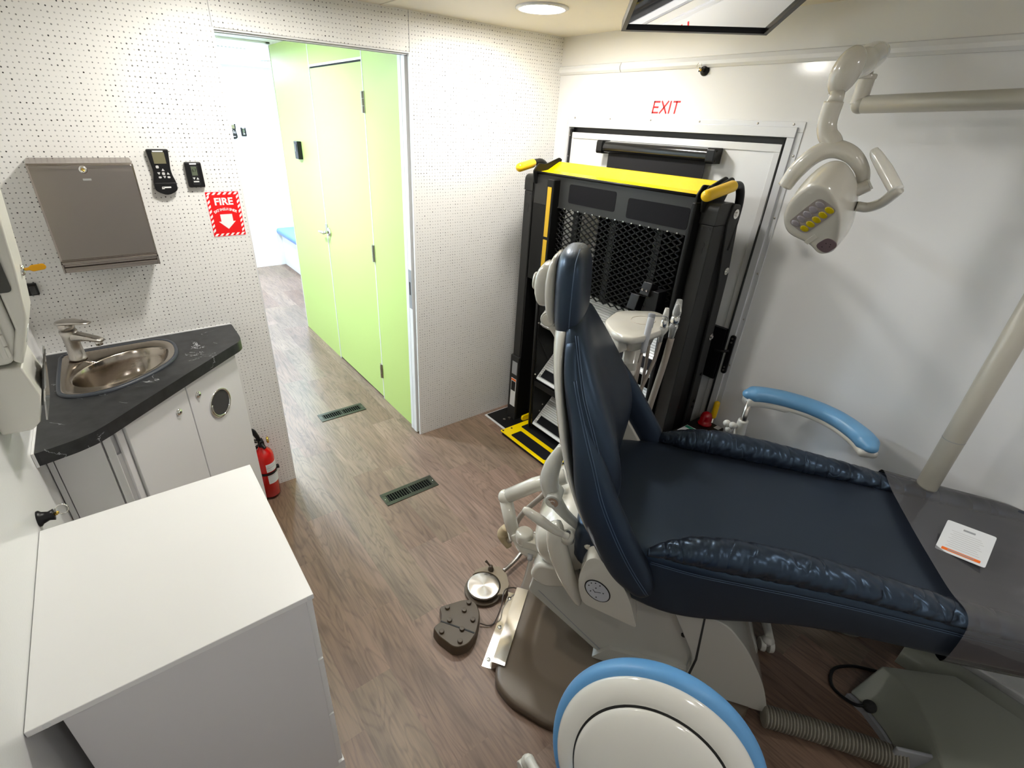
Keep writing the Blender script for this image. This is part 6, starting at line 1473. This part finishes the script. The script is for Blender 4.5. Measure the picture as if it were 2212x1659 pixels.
bm = bm_new(); loft(bm, [[(x - (0.012 if x < -0.4 else -0.005), y, 0.001) for x, y in poly_b], [(x - (0.008 if x < -0.4 else -0.003), y, 0.021) for x, y in poly_b]]); obj('base_frame', bm, 'labelgrey', ub)
bm = bm_new(); add_sphere(bm, (-0.470, -2.268, 0.045), 0.020, u=20, v=12); obj('cable_opening', bm, 'gap', ub)
bm = bm_new(); add_box(bm, (-0.572, -2.400, 0.065), (0.012, 0.105, 0.10), Euler((0, 0, 0.72)).to_matrix()); obj('hose_flange', bm, 'labelgrey', ub, bevel=0.004)
t = thing('corrugated_hose', 'grey corrugated hose running on the floor from chair to utility box', 'hose', (0, 0, 0))
hp_ = catmull([(-0.800, -2.075, 0.052), (-0.72, -2.175, 0.050), (-0.64, -2.29, 0.052), (-0.578, -2.395, 0.060)], 40)
bm = bm_new(); rings = []
for i, p in enumerate(hp_):
    t_ = (hp_[min(i + 1, len(hp_) - 1)] - hp_[max(i - 1, 0)]).normalized(); s_ = V((t_.y, -t_.x, 0)).normalized(); u_ = s_.cross(t_)
    r_ = 0.034 if i % 3 else 0.0285
    rings.append([p + s_ * r_ * math.cos(2 * PI * k / 24) + u_ * r_ * math.sin(2 * PI * k / 24) for k in range(24)])
loft(bm, rings); obj('hose', bm, 'hose', t, smooth=False)
bm = bm_new(); add_tube(bm, [(-0.470, -2.268, 0.052), (-0.492, -2.232, 0.030), (-0.470, -2.165, 0.012), (-0.40, -2.14, 0.010), (-0.33, -2.17, 0.008), (-0.28, -2.22, 0.006), (-0.22, -2.30, 0.006), (-0.17, -2.37, 0.006)], 0.0055, seg=12); o = obj('power_cable', bm, 'black'); tag(o, 'black cable looping out of the grey floor box', 'cable')
# long rounded floor cover beyond the box
t = thing('floor_duct', 'long rounded grey-green floor duct along the right wall behind the utility box', 'floor duct', (0, 0, 0))
bm = bm_new(); prof = round_poly([(-0.165, 0.001), (-0.150, 0.045), (-0.11, 0.075), (-0.055, 0.075), (-0.035, 0.04), (-0.03, 0.001)], [0.003, 0.03, 0.04, 0.03, 0.02, 0.003])
add_prism(bm, prof, 2.26, 2.90, Matrix(((1, 0, 0, 0), (0, 0, -1, 0), (0, 1, 0, 0), (0, 0, 0, 1)))); obj('cover', bm, 'greybox', t, bevel=0.006, seg=3)

# ================================================================== foot controls and bent steel bracket
t = thing('disc_foot_control', 'round steel disc foot control with a brown heel guard on the floor', 'foot control', (0, 0, 0))
dc = V((-1.243, -1.143, 0))
bm = bm_new(); pl2 = [(dc.x - 0.092 * math.cos(a), dc.y + 0.092 * math.sin(a)) for a in [0]]
basep = []
for k in range(40):
    a = 2 * PI * k / 40; r_ = 0.078; basep.append((dc.x + r_ * math.cos(a), dc.y + r_ * math.sin(a)))
import itertools
hull_pts = basep + [(-1.135, -1.150), (-1.155, -1.195), (-1.140, -1.105)]
def convex(pts):
    pts = sorted(set(pts)); 
    def half(ps):
        h = []
        for p in ps:
            while len(h) >= 2 and (h[-1][0] - h[-2][0]) * (p[1] - h[-2][1]) - (h[-1][1] - h[-2][1]) * (p[0] - h[-2][0]) <= 0: h.pop()
            h.append(p)
        return h
    a, b = half(pts), half(pts[::-1]); return a[:-1] + b[:-1]
hp2 = convex(hull_pts)
bm = bm_new(); add_prism(bm, hp2, 0.001, 0.014, None); obj('base', bm, 'brown', t, bevel=0.002)
bm = bm_new(); add_lathe(bm, [(0, 0.014), (0.060, 0.014), (0.063, 0.018), (0.0655, 0.030), (0.066, 0.0345), (0.0650, 0.0358), (0.0635, 0.0362), (0.062, 0.0364), (0.04, 0.0366), (0.01, 0.0367), (0, 0.0367)], dc, seg=64)
disc_m = brushed('radial_brushed_steel', (0.62, 0.60, 0.57), 0.24, (1, 1, 1))
nt = disc_m.node_tree; bs = nt.nodes['Principled BSDF']; tg = nt.nodes.new('ShaderNodeTangent'); tg.direction_type = 'RADIAL'; tg.axis = 'Z'
bs.inputs['Anisotropic'].default_value = 0.9; nt.links.new(tg.outputs[0], bs.inputs['Tangent'])
o = obj('steel_disc', bm, disc_m, t, smooth=True)
# put the disc's own origin at its centre so the radial brushing is centred
for v in o.data.vertices: v.co -= dc
o.location = dc
gp = []
for k in range(15):
    a = math.radians(-75 + 170 * k / 14); gp.append((dc.x + 0.070 * math.cos(a), dc.y + 0.070 * math.sin(a)))
go = [(-1.222, -1.060), (-1.175, -1.070), (-1.130, -1.105), (-1.130, -1.155), (-1.155, -1.200), (-1.195, -1.225)]
bm = bm_new(); add_prism(bm, [gp[i] for i in range(len(gp))] + [(x, y) for x, y in go], 0.028, 0.036, None); obj('heel_guard', bm, mat('tan_guard', (0.22, 0.17, 0.11), 0.4), t, bevel=0.001)
bm = bm_new(); add_lathe(bm, [(0.012, 0.036), (0.012, 0.044), (0.0085, 0.050), (0.0085, 0.058), (0, 0.058)], (-1.172, -1.096, 0), seg=18); add_tube(bm, [(-1.172, -1.096, 0.050), (-1.178, -1.080, 0.066), (-1.182, -1.070, 0.072)], [0.003, 0.004, 0.006], seg=8); obj('toggle', bm, 'brown', t, smooth=True)
bm = bm_new(); add_tube(bm, [(-1.128, -1.128, 0.030), (-1.06, -1.115, 0.032), (-1.00, -1.10, 0.045), (-0.955, -1.095, 0.075), (-0.93, -1.10, 0.12)], 0.0085, seg=16); obj('stem_tube', bm, 'steelv', t, smooth=True)

t = thing('chair_foot_control', 'brown foot control pad with round bumps on the floor', 'foot control', (0, 0, 0))
fp_ = [(-1.448, -1.132), (-1.345, -1.160), (-1.318, -1.190), (-1.332, -1.245), (-1.395, -1.308), (-1.445, -1.326), (-1.492, -1.312), (-1.515, -1.235), (-1.515, -1.195), (-1.478, -1.190), (-1.462, -1.170)]
fpp = round_poly(fp_, [0.014, 0.02, 0.02, 0.04, 0.03, 0.02, 0.03, 0.014, 0.014, 0.01, 0.02], 5)
fcx, fcy = -1.42, -1.23
bm = bm_new(); loft(bm, [[(fcx + (x - fcx) * s_, fcy + (y - fcy) * s_, z_) for x, y in fpp] for s_, z_ in ((1.02, 0.001), (1.02, 0.012), (1.0, 0.040), (0.97, 0.046), (0.5, 0.0465))]); o = obj('body', bm, 'brown', t, bevel=0.002)
bm = bm_new(); add_prism(bm, [(-1.478, -1.192), (-1.475, -1.187), (-1.398, -1.300), (-1.403, -1.303)], 0.0460, 0.0475, None); obj('step_line', bm, 'gap', t)
for (x, y) in ((-1.426, -1.156), (-1.345, -1.185), (-1.379, -1.203), (-1.448, -1.207), (-1.375, -1.255), (-1.430, -1.264), (-1.497, -1.230), (-1.462, -1.300)):
    bm = bm_new(); add_lathe(bm, [(0.0095, 0.0455), (0.0095, 0.052), (0.0085, 0.055), (0, 0.0555)], (x, y, 0), seg=18); obj('button_bump', bm, 'brown', t, smooth=False, bevel=0.0008)
bm = bm_new(); add_tube(bm, [(-1.345, -1.262, 0.012), (-1.32, -1.285, 0.006), (-1.29, -1.285, 0.006), (-1.245, -1.265, 0.045), (-1.20, -1.225, 0.055), (-1.15, -1.215, 0.03), (-1.10, -1.235, 0.006), (-1.06, -1.26, 0.04)], 0.0024, seg=8); o = obj('control_cable', bm, 'darkcable'); tag(o, 'thin dark cable from the brown foot control over the steel bracket', 'cable')

t = thing('steel_bracket', 'bent mirror-bright steel bracket lying against the brown chair base', 'bracket', (0, 0, 0))
p0, p1 = V((-1.412, -1.425, 0.0)), V((-1.165, -1.250, 0.0)); d = (p1 - p0).normalized(); s = V((d.y, -d.x, 0)); L_ = (p1 - p0).length + 0.03
if s.x < 0 and False: s = -s
mB = Matrix((d, -s, V((0, 0, 1)))).transposed().to_4x4(); mB.translation = p0
bm = bm_new(); 
prof = [(0.035, 0.002), (0.0, 0.002), (0.0, 0.043), (-0.047, 0.0445), (-0.047, 0.047), (-0.0025, 0.0455), (-0.0025, 0.0005), (0.035, 0.0005)]
add_prism(bm, prof, 0, L_, mB @ Matrix(((0, 0, 1, 0), (1, 0, 0, 0), (0, 1, 0, 0), (0, 0, 0, 1)))); obj('sheet', bm, 'brightsteel', t)
pieces('screw', [lambda b, q=q: add_lathe(b, [(0.008, 0.002), (0.008, 0.004), (0.004, 0.0055), (0, 0.0055)], mB @ V((q, 0.020, 0)), seg=14) for q in (0.03, L_ / 2, L_ - 0.03)], 'chrome', t, smooth=True)
